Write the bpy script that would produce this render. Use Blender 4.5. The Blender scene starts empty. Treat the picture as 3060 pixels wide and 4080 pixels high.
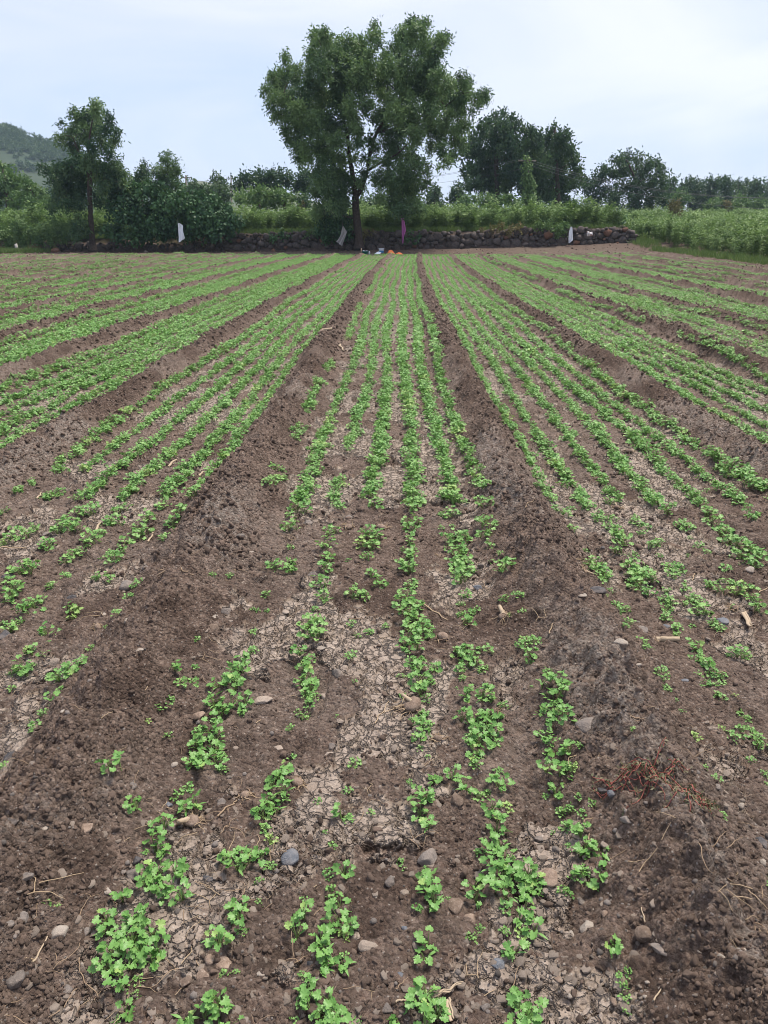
import bpy, math, random
import numpy as np
from mathutils import Vector

random.seed(7)
RNG = np.random.default_rng(11)
SC = bpy.context.scene
COL = SC.collection

# ------------------------------------------------------------------ camera, sky, sun, exposure
W, H, FPX, HY, VX, EYE = 3060, 4080, 2950.0, 904.0, 1588.0, 1.5
PITCH = math.atan((H / 2 - HY) / FPX)
YAW = math.atan((VX - W / 2) / FPX * math.cos(PITCH))
cam_d = bpy.data.cameras.new('camera')
cam_d.sensor_fit = 'VERTICAL'
cam_d.sensor_height = 36.0
cam_d.lens = 36.0 * FPX / H
cam_d.clip_start = 0.05
cam_d.clip_end = 6000
cam = bpy.data.objects.new('camera', cam_d)
COL.objects.link(cam)
cam.location = (0, 0, EYE)
cam.rotation_euler = (math.pi / 2 - PITCH, 0, YAW)
SC.camera = cam

SUN_ELEV, SUN_AZ = math.radians(68), math.radians(48)      # azimuth measured from +Y towards +X
world = bpy.data.worlds.new('World')
SC.world = world
world.use_nodes = True
nt = world.node_tree
nt.nodes.clear()
wo = nt.nodes.new('ShaderNodeOutputWorld')
sky = nt.nodes.new('ShaderNodeTexSky')
sky.sky_type = 'NISHITA'
sky.sun_disc = False
sky.sun_elevation = SUN_ELEV
sky.sun_rotation = SUN_AZ
sky.air_density = 1.0
sky.dust_density = 1.0
sky.ozone_density = 2.0
bg = nt.nodes.new('ShaderNodeBackground')
bg.inputs['Strength'].default_value = 0.10
nt.links.new(sky.outputs[0], bg.inputs['Color'])
tc = nt.nodes.new('ShaderNodeTexCoord')
mp = nt.nodes.new('ShaderNodeMapping')
mp.inputs['Location'].default_value = (4.1, 2.2, 1.5)
mp.inputs['Scale'].default_value = (1.0, 1.0, 3.2)
nt.links.new(tc.outputs['Generated'], mp.inputs['Vector'])
n1 = nt.nodes.new('ShaderNodeTexNoise')
n1.inputs['Scale'].default_value = 2.1
n1.inputs['Detail'].default_value = 7
n1.inputs['Roughness'].default_value = 0.52
n1.inputs['Distortion'].default_value = 0.6
nt.links.new(mp.outputs[0], n1.inputs['Vector'])
cr = nt.nodes.new('ShaderNodeValToRGB')                     # thin veil and streaks of cloud
cr.color_ramp.elements[0].position = 0.38
cr.color_ramp.elements[0].color = (0.47, 0.545, 0.72, 1)
cr.color_ramp.elements[1].position = 0.70
cr.color_ramp.elements[1].color = (0.70, 0.705, 0.775, 1)
e = cr.color_ramp.elements.new(0.52)
e.color = (0.565, 0.605, 0.74, 1)
nt.links.new(n1.outputs[0], cr.inputs[0])
bgc = nt.nodes.new('ShaderNodeBackground')
bgc.inputs['Strength'].default_value = 0.78
nt.links.new(cr.outputs[0], bgc.inputs['Color'])
mx = nt.nodes.new('ShaderNodeMixShader')
mx.inputs[0].default_value = 0.86
nt.links.new(bg.outputs[0], mx.inputs[1])
nt.links.new(bgc.outputs[0], mx.inputs[2])
nt.links.new(mx.outputs[0], wo.inputs['Surface'])

sun_d = bpy.data.lights.new('sun', 'SUN')
sun_d.energy = 3.2
sun_d.angle = math.radians(18)
sun_d.color = (1.0, 0.92, 0.80)
sun = bpy.data.objects.new('sun', sun_d)
COL.objects.link(sun)
sun.location = (20, 30, 60)
_sd = Vector((math.sin(SUN_AZ) * math.cos(SUN_ELEV), math.cos(SUN_AZ) * math.cos(SUN_ELEV), math.sin(SUN_ELEV)))
sun.rotation_euler = _sd.to_track_quat('Z', 'Y').to_euler()

SC.view_settings.view_transform = 'Standard'
SC.view_settings.look = 'None'
SC.view_settings.exposure = 0.92
SC.view_settings.gamma = 1.0
SC.view_settings.use_curve_mapping = False
SC.render.engine = 'CYCLES'
SC.cycles.pixel_filter_type = 'BLACKMAN_HARRIS'
SC.cycles.filter_width = 1.0
SC.cycles.max_bounces = 6
SC.cycles.diffuse_bounces = 3
SC.cycles.glossy_bounces = 2
SC.cycles.transmission_bounces = 3
SC.cycles.transparent_max_bounces = 4
SC.cycles.volume_bounces = 1

# ------------------------------------------------------------------ helpers
CP, SP = math.cos(PITCH), math.sin(PITCH)
CY, SY = math.cos(YAW), math.sin(YAW)

def ray(px, py):
    a = (px - W / 2) / FPX
    b = (py - H / 2) / FPX
    dx, dy, dz = a, CP - b * SP, -SP - b * CP
    return CY * dx - SY * dy, SY * dx + CY * dy, dz

def at(px, py, Y):                       # photograph position at the distance Y of a thing
    d = ray(px, py)
    t = Y / d[1]
    return np.array([d[0] * t, Y, EYE + d[2] * t])

def on_ground(px, py, z=0.0):
    d = ray(px, py)
    t = (z - EYE) / d[2]
    return d[0] * t, d[1] * t

def ppm(Y, z=1.0):                       # photograph pixels per metre at distance Y
    return FPX / (Y * CP + (EYE - z) * SP)

def u32(a):
    return np.asarray(a).astype(np.int64).astype(np.uint32)

def hsh(ix, iy, seed=0):
    with np.errstate(over='ignore'):
        h = u32(ix) * np.uint32(374761393) + u32(iy) * np.uint32(668265263) + np.uint32((seed * 1442695041 + 12345) & 0xffffffff)
        h = (h ^ (h >> np.uint32(13))) * np.uint32(1274126177)
        h = (h ^ (h >> np.uint32(16))) * np.uint32(2246822519)
        h = h ^ (h >> np.uint32(15))
    return h.astype(np.float64) / 4294967296.0

def vn(x, y, seed=0):
    x = np.asarray(x, float); y = np.asarray(y, float)
    ix, iy = np.floor(x), np.floor(y)
    fx, fy = x - ix, y - iy
    fx = fx * fx * fx * (fx * (fx * 6 - 15) + 10)
    fy = fy * fy * fy * (fy * (fy * 6 - 15) + 10)
    a = hsh(ix, iy, seed); b = hsh(ix + 1, iy, seed)
    c = hsh(ix, iy + 1, seed); d = hsh(ix + 1, iy + 1, seed)
    return (a + (b - a) * fx) * (1 - fy) + (c + (d - c) * fx) * fy

def fbm(x, y, octv=4, seed=0, gain=0.5):
    s = 0.0; amp = 1.0; tot = 0.0; f = 1.0
    for o in range(octv):
        s = s + amp * vn(x * f + o * 17.3, y * f + o * 9.1, seed + o)
        tot += amp; amp *= gain; f *= 2.03
    return s / tot

def voro(x, y, seed=0):
    ix, iy = np.floor(x), np.floor(y)
    f1 = np.full(np.shape(x), 9.0); f2 = f1.copy(); cid = np.zeros(np.shape(x))
    for dx in (-1, 0, 1):
        for dy in (-1, 0, 1):
            cx, cy = ix + dx, iy + dy
            px = cx + hsh(cx, cy, seed); py = cy + hsh(cx, cy, seed + 7)
            d = np.hypot(px - x, py - y)
            m = d < f1
            f2 = np.where(m, f1, np.minimum(f2, d))
            cid = np.where(m, hsh(cx, cy, seed + 13), cid)
            f1 = np.where(m, d, f1)
    return f1, f2, cid

def sst(a, b, x):
    t = np.clip((np.asarray(x, float) - a) / (b - a), 0, 1)
    return t * t * (3 - 2 * t)

def mesh_data(name, V, F, smooth=False, attrs=None):
    me = bpy.data.meshes.new(name)
    V = np.asarray(V, np.float32)
    if isinstance(F, np.ndarray):
        F = [F]
    F = [f for f in F if len(f)]
    me.vertices.add(len(V))
    me.vertices.foreach_set('co', V.ravel())
    if F:
        loops = np.concatenate([f.ravel() for f in F]).astype(np.int32)
        counts = np.concatenate([np.full(len(f), f.shape[1], np.int32) for f in F])
        starts = np.concatenate([[0], np.cumsum(counts)[:-1]]).astype(np.int32)
        me.loops.add(len(loops))
        me.loops.foreach_set('vertex_index', loops)
        me.polygons.add(len(counts))
        me.polygons.foreach_set('loop_start', starts)
        me.polygons.foreach_set('loop_total', counts)
        if smooth:
            me.polygons.foreach_set('use_smooth', np.ones(len(counts), bool))
    for k, v in (attrs or {}).items():
        v = np.asarray(v)
        if v.dtype.kind in 'iu':
            a = me.attributes.new(k, 'INT', 'POINT'); a.data.foreach_set('value', v.astype(np.int32))
        elif v.ndim == 2:
            a = me.attributes.new(k, 'FLOAT_VECTOR', 'POINT'); a.data.foreach_set('vector', v.astype(np.float32).ravel())
        else:
            a = me.attributes.new(k, 'FLOAT', 'POINT'); a.data.foreach_set('value', v.astype(np.float32))
    me.update(calc_edges=True)
    return me

def link(name, me, m=None, parent=None, loc=None, rot=None, scl=None):
    if m is not None and not me.materials:
        me.materials.append(m)
    o = bpy.data.objects.new(name, me)
    COL.objects.link(o)
    if parent is not None:
        o.parent = parent
    if loc is not None: o.location = loc
    if rot is not None: o.rotation_euler = rot
    if scl is not None: o.scale = scl
    return o

def obj(name, V, F, m, parent=None, loc=None, smooth=False, attrs=None):
    return link(name, mesh_data(name, V, F, smooth, attrs), m, parent, loc)

def tag(o, label=None, cat=None, group=None, kind=None):
    if label: o['label'] = label
    if cat: o['category'] = cat
    if group: o['group'] = group
    if kind: o['kind'] = kind
    return o

def thing(name, label, cat, loc, group=None, rotz=0):
    o = bpy.data.objects.new(name, None)
    COL.objects.link(o)
    o.empty_display_size = 0.1
    o.location = loc
    o.rotation_euler = (0, 0, rotz)
    return tag(o, label, cat, group)

class MB:                                 # gathers shapes into one mesh
    def __init__(s): s.V = []; s.F3 = []; s.F4 = []; s.T = []; s.n = 0
    def add(s, V, F, t=0.0):
        V = np.asarray(V, float).reshape(-1, 3); F = np.asarray(F, int)
        (s.F3 if F.shape[1] == 3 else s.F4).append(F + s.n)
        s.V.append(V); s.T.append(np.full(len(V), t) if np.isscalar(t) else t); s.n += len(V)
    def tube(s, P, R, n=6, t=0.0, cap=True):
        P = np.asarray(P, float); R = np.asarray(R, float) * np.ones(len(P))
        T = np.gradient(P, axis=0); T /= np.linalg.norm(T, axis=1)[:, None] + 1e-9
        up = np.array([0.13, 0.21, 0.97])
        V = []
        for p, r, tt in zip(P, R, T):
            a = np.cross(tt, up)
            if np.linalg.norm(a) < .15: a = np.cross(tt, [1, 0, 0])
            a /= np.linalg.norm(a); b = np.cross(tt, a)
            ang = np.arange(n) * 2 * math.pi / n
            V.append(p + r * (np.cos(ang)[:, None] * a + np.sin(ang)[:, None] * b))
        V = np.concatenate(V); k = len(P)
        i = np.arange(k - 1)[:, None] * n; j = np.arange(n)[None]; j2 = (j + 1) % n
        F = np.stack([i + j, i + j2, i + n + j2, i + n + j], -1).reshape(-1, 4)
        s.add(V, F, t)
        if cap:
            b0 = s.n - k * n
            for st in (0, (k - 1) * n):
                for q in range(1, n - 1):
                    s.F3.append(np.array([[b0 + st, b0 + st + q, b0 + st + q + 1]]))
    def data(s, name, smooth=False):
        F = []
        if s.F3: F.append(np.concatenate(s.F3))
        if s.F4: F.append(np.concatenate(s.F4))
        return mesh_data(name, np.concatenate(s.V), F, smooth, {'tint': np.concatenate(s.T)})
    def build(s, name, m, parent=None, loc=None, smooth=False):
        if loc is not None:
            s.V = [v - np.asarray(loc, float) for v in s.V]; 
        return link(name, s.data(name, smooth), m, parent)

def lathe(prof, n=20):
    prof = np.asarray(prof, float)
    ang = np.arange(n) * 2 * math.pi / n
    V = np.stack([prof[:, 0:1] * np.cos(ang), prof[:, 0:1] * np.sin(ang), np.repeat(prof[:, 1:2], n, 1)], -1).reshape(-1, 3)
    k = len(prof)
    i = np.arange(k - 1)[:, None] * n; j = np.arange(n)[None]
    F = np.stack([i + j, i + (j + 1) % n, i + n + (j + 1) % n, i + n + j], -1).reshape(-1, 4)
    return V, F

def ico(sub=1):
    import bmesh
    bm = bmesh.new()
    bmesh.ops.create_icosphere(bm, subdivisions=sub, radius=1.0)
    V = np.array([v.co[:] for v in bm.verts]); F = np.array([[v.index for v in f.verts] for f in bm.faces])
    bm.free()
    return V, F
ICO = {s: ico(s) for s in (1, 2, 3)}

def rock(sub, seed, rough=0.25, cuts=5, flat=1.0, lo=.55, hi=.85):
    r = np.random.default_rng(seed)
    V, F = ICO[sub]; V = V.copy()
    n = sum(np.sin(V @ r.normal(0, 2.2, 3) + r.uniform(0, 6)) for _ in range(5)) / 5
    n2 = sum(np.sin(V @ r.normal(0, 6, 3) + r.uniform(0, 6)) for _ in range(4)) / 4
    V *= (1 + rough * n + rough * .35 * n2)[:, None]
    for _ in range(cuts):
        d = r.normal(0, 1, 3); d /= np.linalg.norm(d)
        h = r.uniform(lo, hi)
        e = V @ d - h
        V -= np.where(e > 0, e * .98, 0)[:, None] * d
    V[:, 2] *= flat
    return V, F

# ------------------------------------------------------------------ materials
def mat(name):
    m = bpy.data.materials.new(name); m.use_nodes = True
    n = m.node_tree; b = n.nodes['Principled BSDF']
    return m, n, b

def N(n, t, **kw):
    x = n.nodes.new(t)
    for k, v in kw.items():
        if k in x.inputs: x.inputs[k].default_value = v
        else: setattr(x, k, v)
    return x

def mixc(n, fac, a, b, mode='MIX'):
    x = n.nodes.new('ShaderNodeMix'); x.data_type = 'RGBA'; x.blend_type = mode
    for sock, v in ((x.inputs['Factor'], fac), (x.inputs['A'], a), (x.inputs['B'], b)):
        pass
    for i, v in ((0, fac), (6, a), (7, b)):
        if hasattr(v, 'is_linked'): n.links.new(v, x.inputs[i])
        elif i == 0: x.inputs[0].default_value = v
        else: x.inputs[i].default_value = (*v, 1)
    return x.outputs[2]

def ramp(n, src, stops):
    r = n.nodes.new('ShaderNodeValToRGB')
    e = r.color_ramp.elements
    while len(e) < len(stops): e.new(0.5)
    for q, (p, c) in zip(e, stops):
        q.position = p; q.color = (c, c, c, 1) if not hasattr(c, '__len__') else (*c, 1)
    n.links.new(src, r.inputs[0])
    return r.outputs[0]

def objco(n):
    return N(n, 'ShaderNodeTexCoord').outputs['Object']

def geoco(n):
    return N(n, 'ShaderNodeNewGeometry').outputs['Position']

def noise(n, co, scale, detail=4, rough=.55):
    x = N(n, 'ShaderNodeTexNoise', Scale=scale, Detail=detail, Roughness=rough)
    n.links.new(co, x.inputs['Vector'])
    return x.outputs[0]

def attr(n, name):
    x = N(n, 'ShaderNodeAttribute'); x.attribute_name = name
    return x.outputs['Fac']

def mathn(n, op, a, b=0.0, clamp=False):
    x = n.nodes.new('ShaderNodeMath'); x.operation = op; x.use_clamp = clamp
    for i, v in ((0, a), (1, b)):
        if hasattr(v, 'is_linked'): n.links.new(v, x.inputs[i])
        else: x.inputs[i].default_value = v
    return x.outputs[0]

def bump(n, b, h, strength, dist):
    x = N(n, 'ShaderNodeBump', Strength=strength, Distance=dist)
    n.links.new(h, x.inputs['Height'])
    n.links.new(x.outputs[0], b.inputs['Normal'])

SOIL_DARK, SOIL_MID, SOIL_PALE, CRUST, GRIT = (.078, .050, .039), (.200, .140, .111), (.30, .255, .222), (.375, .308, .258), (.50, .45, .40)

def soil_material():
    m, n, b = mat('field_soil')
    co = geoco(n)
    med = noise(n, co, 9, 6, .65)
    fine = noise(n, co, 75, 4, .7)
    vo = N(n, 'ShaderNodeTexVoronoi', Scale=95.0); n.links.new(co, vo.inputs['Vector'])
    v2 = N(n, 'ShaderNodeTexVoronoi', Scale=42.0); n.links.new(co, v2.inputs['Vector'])
    c = mixc(n, ramp(n, med, [(.34, 0.), (.68, 1.)]), SOIL_DARK, SOIL_MID)
    c = mixc(n, ramp(n, fine, [(.38, 0.), (.72, .85)]), c, (.29, .225, .185))
    c = mixc(n, mathn(n, 'MULTIPLY', attr(n, 'dry'), ramp(n, noise(n, co, 40, 5, .75), [(.40, .0), (.60, .9)])), c, SOIL_PALE)
    cr_ = mixc(n, ramp(n, noise(n, co, 14, 5, .6), [(.3, 0.), (.7, 1.)]), (.262, .206, .168), CRUST)
    cf = mathn(n, 'ADD', mathn(n, 'ADD', attr(n, 'crust'), mathn(n, 'MULTIPLY', mathn(n, 'SUBTRACT', noise(n, co, 50, 6, .75), .5), 1.3)), mathn(n, 'MULTIPLY', mathn(n, 'SUBTRACT', noise(n, co, 13, 5, .7), .5), 1.5))
    c = mixc(n, ramp(n, cf, [(.35, 0.), (.70, 1.)]), c, cr_)
    mf = mathn(n, 'ADD', attr(n, 'moist'), mathn(n, 'MULTIPLY', mathn(n, 'SUBTRACT', noise(n, co, 30, 6, .75), .5), 1.2))
    c = mixc(n, ramp(n, mf, [(.35, 0.), (.85, .75)]), c, (.082, .055, .043))
    # single crumbs differ a little in colour
    hs = N(n, 'ShaderNodeHueSaturation'); n.links.new(c, hs.inputs['Color'])
    n.links.new(mathn(n, 'ADD', mathn(n, 'MULTIPLY', N_sep(n, vo.outputs['Color']), .55), mathn(n, 'ADD', .50, mathn(n, 'MULTIPLY', N_sep(n, v2.outputs['Color']), .40))), hs.inputs['Value'])
    c = mixc(n, mathn(n, 'MULTIPLY', attr(n, 'crust'), .7), hs.outputs[0], c)
    g = mathn(n, 'MULTIPLY', mathn(n, 'LESS_THAN', vo.outputs['Distance'], .25), mathn(n, 'GREATER_THAN', N_sep(n, vo.outputs['Color']), .86))
    c = mixc(n, mathn(n, 'MULTIPLY', g, .6), c, GRIT)
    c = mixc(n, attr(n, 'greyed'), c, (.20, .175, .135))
    n.links.new(c, b.inputs['Base Color'])
    b.inputs['Roughness'].default_value = .95
    b.inputs['Specular IOR Level'].default_value = .12
    h = mathn(n, 'ADD', mathn(n, 'MULTIPLY', noise(n, co, 55, 6, .75), 1.0), mathn(n, 'MULTIPLY', vo.outputs['Distance'], -.5))
    h = mathn(n, 'MULTIPLY', h, mathn(n, 'SUBTRACT', 1.0, mathn(n, 'MULTIPLY', attr(n, 'crust'), .6)))
    nd = N(n, 'ShaderNodeTexNoise', Scale=24.0, Detail=4.0, Roughness=.6); n.links.new(co, nd.inputs['Vector'])
    wv = N(n, 'ShaderNodeVectorMath', operation='SCALE'); n.links.new(nd.outputs['Color'], wv.inputs[0]); wv.inputs['Scale'].default_value = .055
    av = N(n, 'ShaderNodeVectorMath', operation='ADD'); n.links.new(co, av.inputs[0]); n.links.new(wv.outputs[0], av.inputs[1])
    for sc_, wd_, amp_ in ((13.0, .055, 2.0), (29.0, .075, .8)):
        ve = N(n, 'ShaderNodeTexVoronoi', feature='DISTANCE_TO_EDGE', Scale=sc_); n.links.new(av.outputs[0], ve.inputs['Vector'])
        k = mathn(n, 'MULTIPLY', ramp(n, ve.outputs['Distance'], [(0., 0.), (wd_, 1.)]), mathn(n, 'MULTIPLY', attr(n, 'crust'), amp_))
        h = mathn(n, 'ADD', h, k)
    bump(n, b, h, 1.0, .03)
    return m

def N_sep(n, c):
    s = n.nodes.new('ShaderNodeSeparateColor'); n.links.new(c, s.inputs[0]); return s.outputs[0]

def earth_material(name, a, bcol, scale=6, bs=.6, bd=.03):
    m, n, b = mat(name)
    co = geoco(n)
    c = mixc(n, ramp(n, noise(n, co, scale, 6, .65), [(.33, 0.), (.68, 1.)]), a, bcol)
    n.links.new(c, b.inputs['Base Color'])
    b.inputs['Roughness'].default_value = .95
    b.inputs['Specular IOR Level'].default_value = .15
    bump(n, b, noise(n, co, scale * 4, 6, .7), bs, bd)
    return m

def rock_material(name, a, bcol, speck=None, scale=30, rough=.85, dusty=0.0, rnd=.5):
    m, n, b = mat(name)
    co = objco(n)
    oi = N(n, 'ShaderNodeObjectInfo')
    c = mixc(n, ramp(n, noise(n, co, scale, 6, .65), [(.3, 0.), (.7, 1.)]), a, bcol)
    r = mathn(n, 'ADD', mathn(n, 'MULTIPLY', oi.outputs['Random'], rnd), 1 - rnd * .55)
    hs = N(n, 'ShaderNodeHueSaturation'); n.links.new(c, hs.inputs['Color']); n.links.new(r, hs.inputs['Value'])
    c = hs.outputs[0]
    if speck:
        c = mixc(n, ramp(n, noise(n, co, scale * 3.2, 3, .6), [(.60, 0.), (.72, .7)]), c, speck)
    if dusty:
        nn = N(n, 'ShaderNodeNewGeometry')
        c = mixc(n, mathn(n, 'MULTIPLY', ramp(n, noise(n, co, scale * .6, 4, .6), [(.42, 0.), (.62, 1.)]), dusty), c, (.22, .165, .13))
    n.links.new(c, b.inputs['Base Color'])
    b.inputs['Roughness'].default_value = rough
    b.inputs['Specular IOR Level'].default_value = .25
    bump(n, b, noise(n, co, scale * 2, 6, .7), .7, .5 / scale)
    return m

def leaf_material(name, dark, light, pale=None, transl=.3, rough=.5, spec=.4, blotch=0.0):
    m, n, b = mat(name)
    oi = N(n, 'ShaderNodeObjectInfo')
    f = mathn(n, 'ADD', attr(n, 'tint'), mathn(n, 'MULTIPLY', oi.outputs['Random'], .35), True)
    c = mixc(n, f, dark, light)
    if pale:
        c = mixc(n, mathn(n, 'MULTIPLY', mathn(n, 'GREATER_THAN', oi.outputs['Random'], .96), .35), c, pale)
    n.links.new(c, b.inputs['Base Color'])
    b.inputs['Roughness'].default_value = rough
    b.inputs['Specular IOR Level'].default_value = spec
    tr = N(n, 'ShaderNodeBsdfTranslucent')
    tcx = mixc(n, .5, c, (.16, .30, .04))
    n.links.new(mixc(n, .25, c, (.12, .22, .03)), tr.inputs['Color'])
    ms = n.nodes.new('ShaderNodeMixShader'); ms.inputs[0].default_value = transl
    n.links.new(b.outputs[0], ms.inputs[1]); n.links.new(tr.outputs[0], ms.inputs[2])
    n.links.new(ms.outputs[0], n.nodes['Material Output'].inputs['Surface'])
    return m

def plain(name, col, rough=.7, var=.15, scale=20, spec=.3, bs=.2):
    m, n, b = mat(name)
    co = objco(n)
    c2 = tuple(x * (1 - var) for x in col)
    n.links.new(mixc(n, noise(n, co, scale, 5, .6), c2, tuple(min(1, x * (1 + var)) for x in col)), b.inputs['Base Color'])
    b.inputs['Roughness'].default_value = rough
    b.inputs['Specular IOR Level'].default_value = spec
    bump(n, b, noise(n, co, scale * 3, 4, .6), bs, .01)
    return m

M = {}
M['soil'] = soil_material()
M['clod'] = rock_material('soil_clod', (.13, .09, .067), (.28, .21, .165), (.38, .32, .27), 55, .95, .0, .7)
M['crumb'] = rock_material('soil_crumb', (.085, .058, .045), (.235, .170, .134), (.36, .30, .26), 40, .95, .0, .8)
M['flake'] = rock_material('crust_flake', (.24, .19, .155), (.37, .305, .255), None, 35, .95, .0, .4)
M['basalt'] = rock_material('blue_grey_stone', (.085, .095, .115), (.175, .185, .205), (.27, .27, .28), 40, .7, .25, .2)
M['greystone'] = rock_material('grey_brown_stone', (.125, .105, .095), (.24, .21, .19), (.33, .29, .26), 40, .85, .4, .35)
M['darkstone'] = rock_material('dark_stone', (.045, .045, .05), (.11, .105, .11), (.2, .18, .17), 40, .75, .3, .3)
M['palestone'] = rock_material('pale_stone', (.26, .22, .185), (.42, .37, .32), None, 40, .85, .6, .25)
M['pebble'] = rock_material('pebble', (.13, .11, .10), (.30, .26, .235), None, 40, .9, .0, .9)
M['wallstone'] = rock_material('wall_stone', (.036, .031, .031), (.105, .088, .085), (.18, .157, .148), 7, .9, .35, .9)
M['wallstone_red'] = rock_material('reddish_wall_stone', (.11, .055, .035), (.20, .10, .065), None, 7, .9, .2, .4)
M['earth'] = earth_material('wall_earth', (.045, .032, .028), (.11, .08, .068), 5)
M['ground'] = earth_material('ground', (.08, .065, .045), (.15, .12, .09), .6)
M['terrace'] = earth_material('terrace_soil', (.050, .042, .028), (.11, .090, .055), 2.5)
M['hill'] = earth_material('hill_slope', (.026, .048, .030), (.06, .075, .045), .05, .3, 1.0)
M['farhill'] = earth_material('far_hill', (.06, .08, .04), (.12, .125, .065), .03, .3, 1.0)
M['bark'] = rock_material('bark', (.035, .026, .022), (.095, .072, .060), None, 9, .95, 0, .1)
M['coriander'] = leaf_material('coriander_leaf', (.090, .240, .050), (.250, .435, .125), (.44, .52, .16), .28, .45, .42)
M['stem'] = leaf_material('coriander_stem', (.13, .22, .06), (.20, .27, .09), None, .15, .6, .3)
M['tree_leaf'] = leaf_material('tree_leaf', (.022, .062, .034), (.165, .255, .092), None, .28, .55, .3)
M['tree_leaf_b'] = leaf_material('broad_tree_leaf', (.026, .060, .036), (.095, .150, .065), None, .25, .55, .3)
M['vine'] = leaf_material('creeper_leaf', (.024, .068, .030), (.080, .165, .062), (.34, .38, .06), .2, .55, .28)
M['shrub'] = leaf_material('shrub_leaf', (.060, .120, .042), (.150, .235, .080), None, .28, .55, .3)
M['crop'] = leaf_material('tall_crop_leaf', (.045, .108, .030), (.215, .320, .100), None, .3, .55, .3)
M['brownleaf'] = leaf_material('dry_leaf', (.09, .08, .035), (.19, .16, .07), None, .2, .7, .2)
M['grass'] = leaf_material('grass_blade', (.07, .13, .035), (.16, .22, .07), None, .25, .6, .2)
M['straw'] = plain('dry_straw', (.34, .25, .16), .8, .3, 60)
M['root'] = plain('dry_root', (.27, .19, .125), .9, .35, 60)
M['husk'] = plain('maize_husk', (.36, .28, .195), .75, .25, 50)
M['redstem'] = plain('red_weed_stem', (.26, .080, .062), .6, .3, 80)
M['redleaf'] = leaf_material('weed_leaf', (.075, .09, .04), (.17, .15, .09), None, .2, .6, .3)
M['whitecloth'] = plain('white_plastic_sack', (.80, .82, .86), .6, .08, 15)
M['greycloth'] = plain('grey_sack', (.36, .34, .33), .8, .15, 25)
M['pinkcloth'] = plain('magenta_cloth', (.44, .13, .36), .75, .18, 12)
M['orange'] = plain('orange_cloth', (.80, .20, .06), .6, .15, 10)
M['green_plastic'] = plain('green_plastic', (.01, .13, .10), .4, .1, 10)
M['blue_plastic'] = plain('blue_plastic', (.05, .20, .40), .4, .1, 10)
M['white_plastic'] = plain('white_plastic', (.72, .76, .80), .4, .06, 10)
M['plank'] = plain('bare_wood', (.46, .33, .22), .8, .2, 25)
M['post'] = plain('grey_stone_post', (.36, .34, .32), .9, .2, 20)
M['pole'] = plain('weathered_pole', (.12, .10, .09), .9, .2, 10)
M['wire'] = plain('cable', (.10, .10, .11), .6, .1, 5)

# ------------------------------------------------------------------ the field surface
RIDGES = [-26.2, -24.6, -23.0, -21.4, -19.8, -18.3, -16.8, -15.3, -13.9, -12.5, -11.1, -9.75, -8.35, -6.95, -5.50, -4.00, -2.47, -0.93, 0.665, 2.37, 3.95, 5.55, 7.30, 9.10, 10.7, 12.2, 13.5]

def curve(y):
    return .35 * (np.clip(np.asarray(y, float) - 12, 0, 99) / 26) ** 2

def wall_base(x):
    return np.interp(x, [-40, -12, 0, 14.4, 30], [-.05, -.03, .14, .44, .44])

def wall_top(x):
    return np.interp(x, [-40, -22, -14, -5, 4, 8, 14.6, 30], [.7, .75, 1.0, 1.2, 1.25, 1.32, 1.46, 1.46])

def lowland(x, y):                        # gentle rise at the wall and beyond
    a = sst(45.5, 50, y) * wall_base(x) + .12 * sst(8, 15, x) * sst(22, 45, y)
    return a + 1.1 * sst(52, 95, y)

RH = [.125 + .05 * hsh(k, 3, 5) for k in range(len(RIDGES))]

def ridge_amt(x, y):
    """0..1 how much of the furrow ridge is at a point, and which flank"""
    best = np.zeros(np.shape(x)); hh = np.zeros(np.shape(x)); side = np.zeros(np.shape(x))
    cv = curve(y)
    wob = (vn(y * .55, y * 0, 40) - .5) * .07
    for k, rx in enumerate(RIDGES):
        w2 = (vn(y * 1.7, np.full(np.shape(y), k * 3.1), 41) - .5) * .07
        dx = x - (rx + cv + wob + w2)
        near = np.abs(dx) < .7
        if not near.any(): continue
        wid = .155 + .05 * vn(y * .8, np.full(np.shape(y), k * 5.7), 42)
        g = np.exp(-np.abs(dx / wid) ** 1.9)
        m = near & (g > best)
        best = np.where(m, g, best); hh = np.where(m, RH[k], hh)
        side = np.where(m, np.clip(dx / .2, -1, 1), side)
    end = 1 - sst(42.5, 44.5, y)
    hh = np.where((hh > 0), hh, .1)
    amp = .78 + .5 * vn(x * 1.1, y * 1.6, 44)
    return best * end, best * end * hh * amp, side

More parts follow.
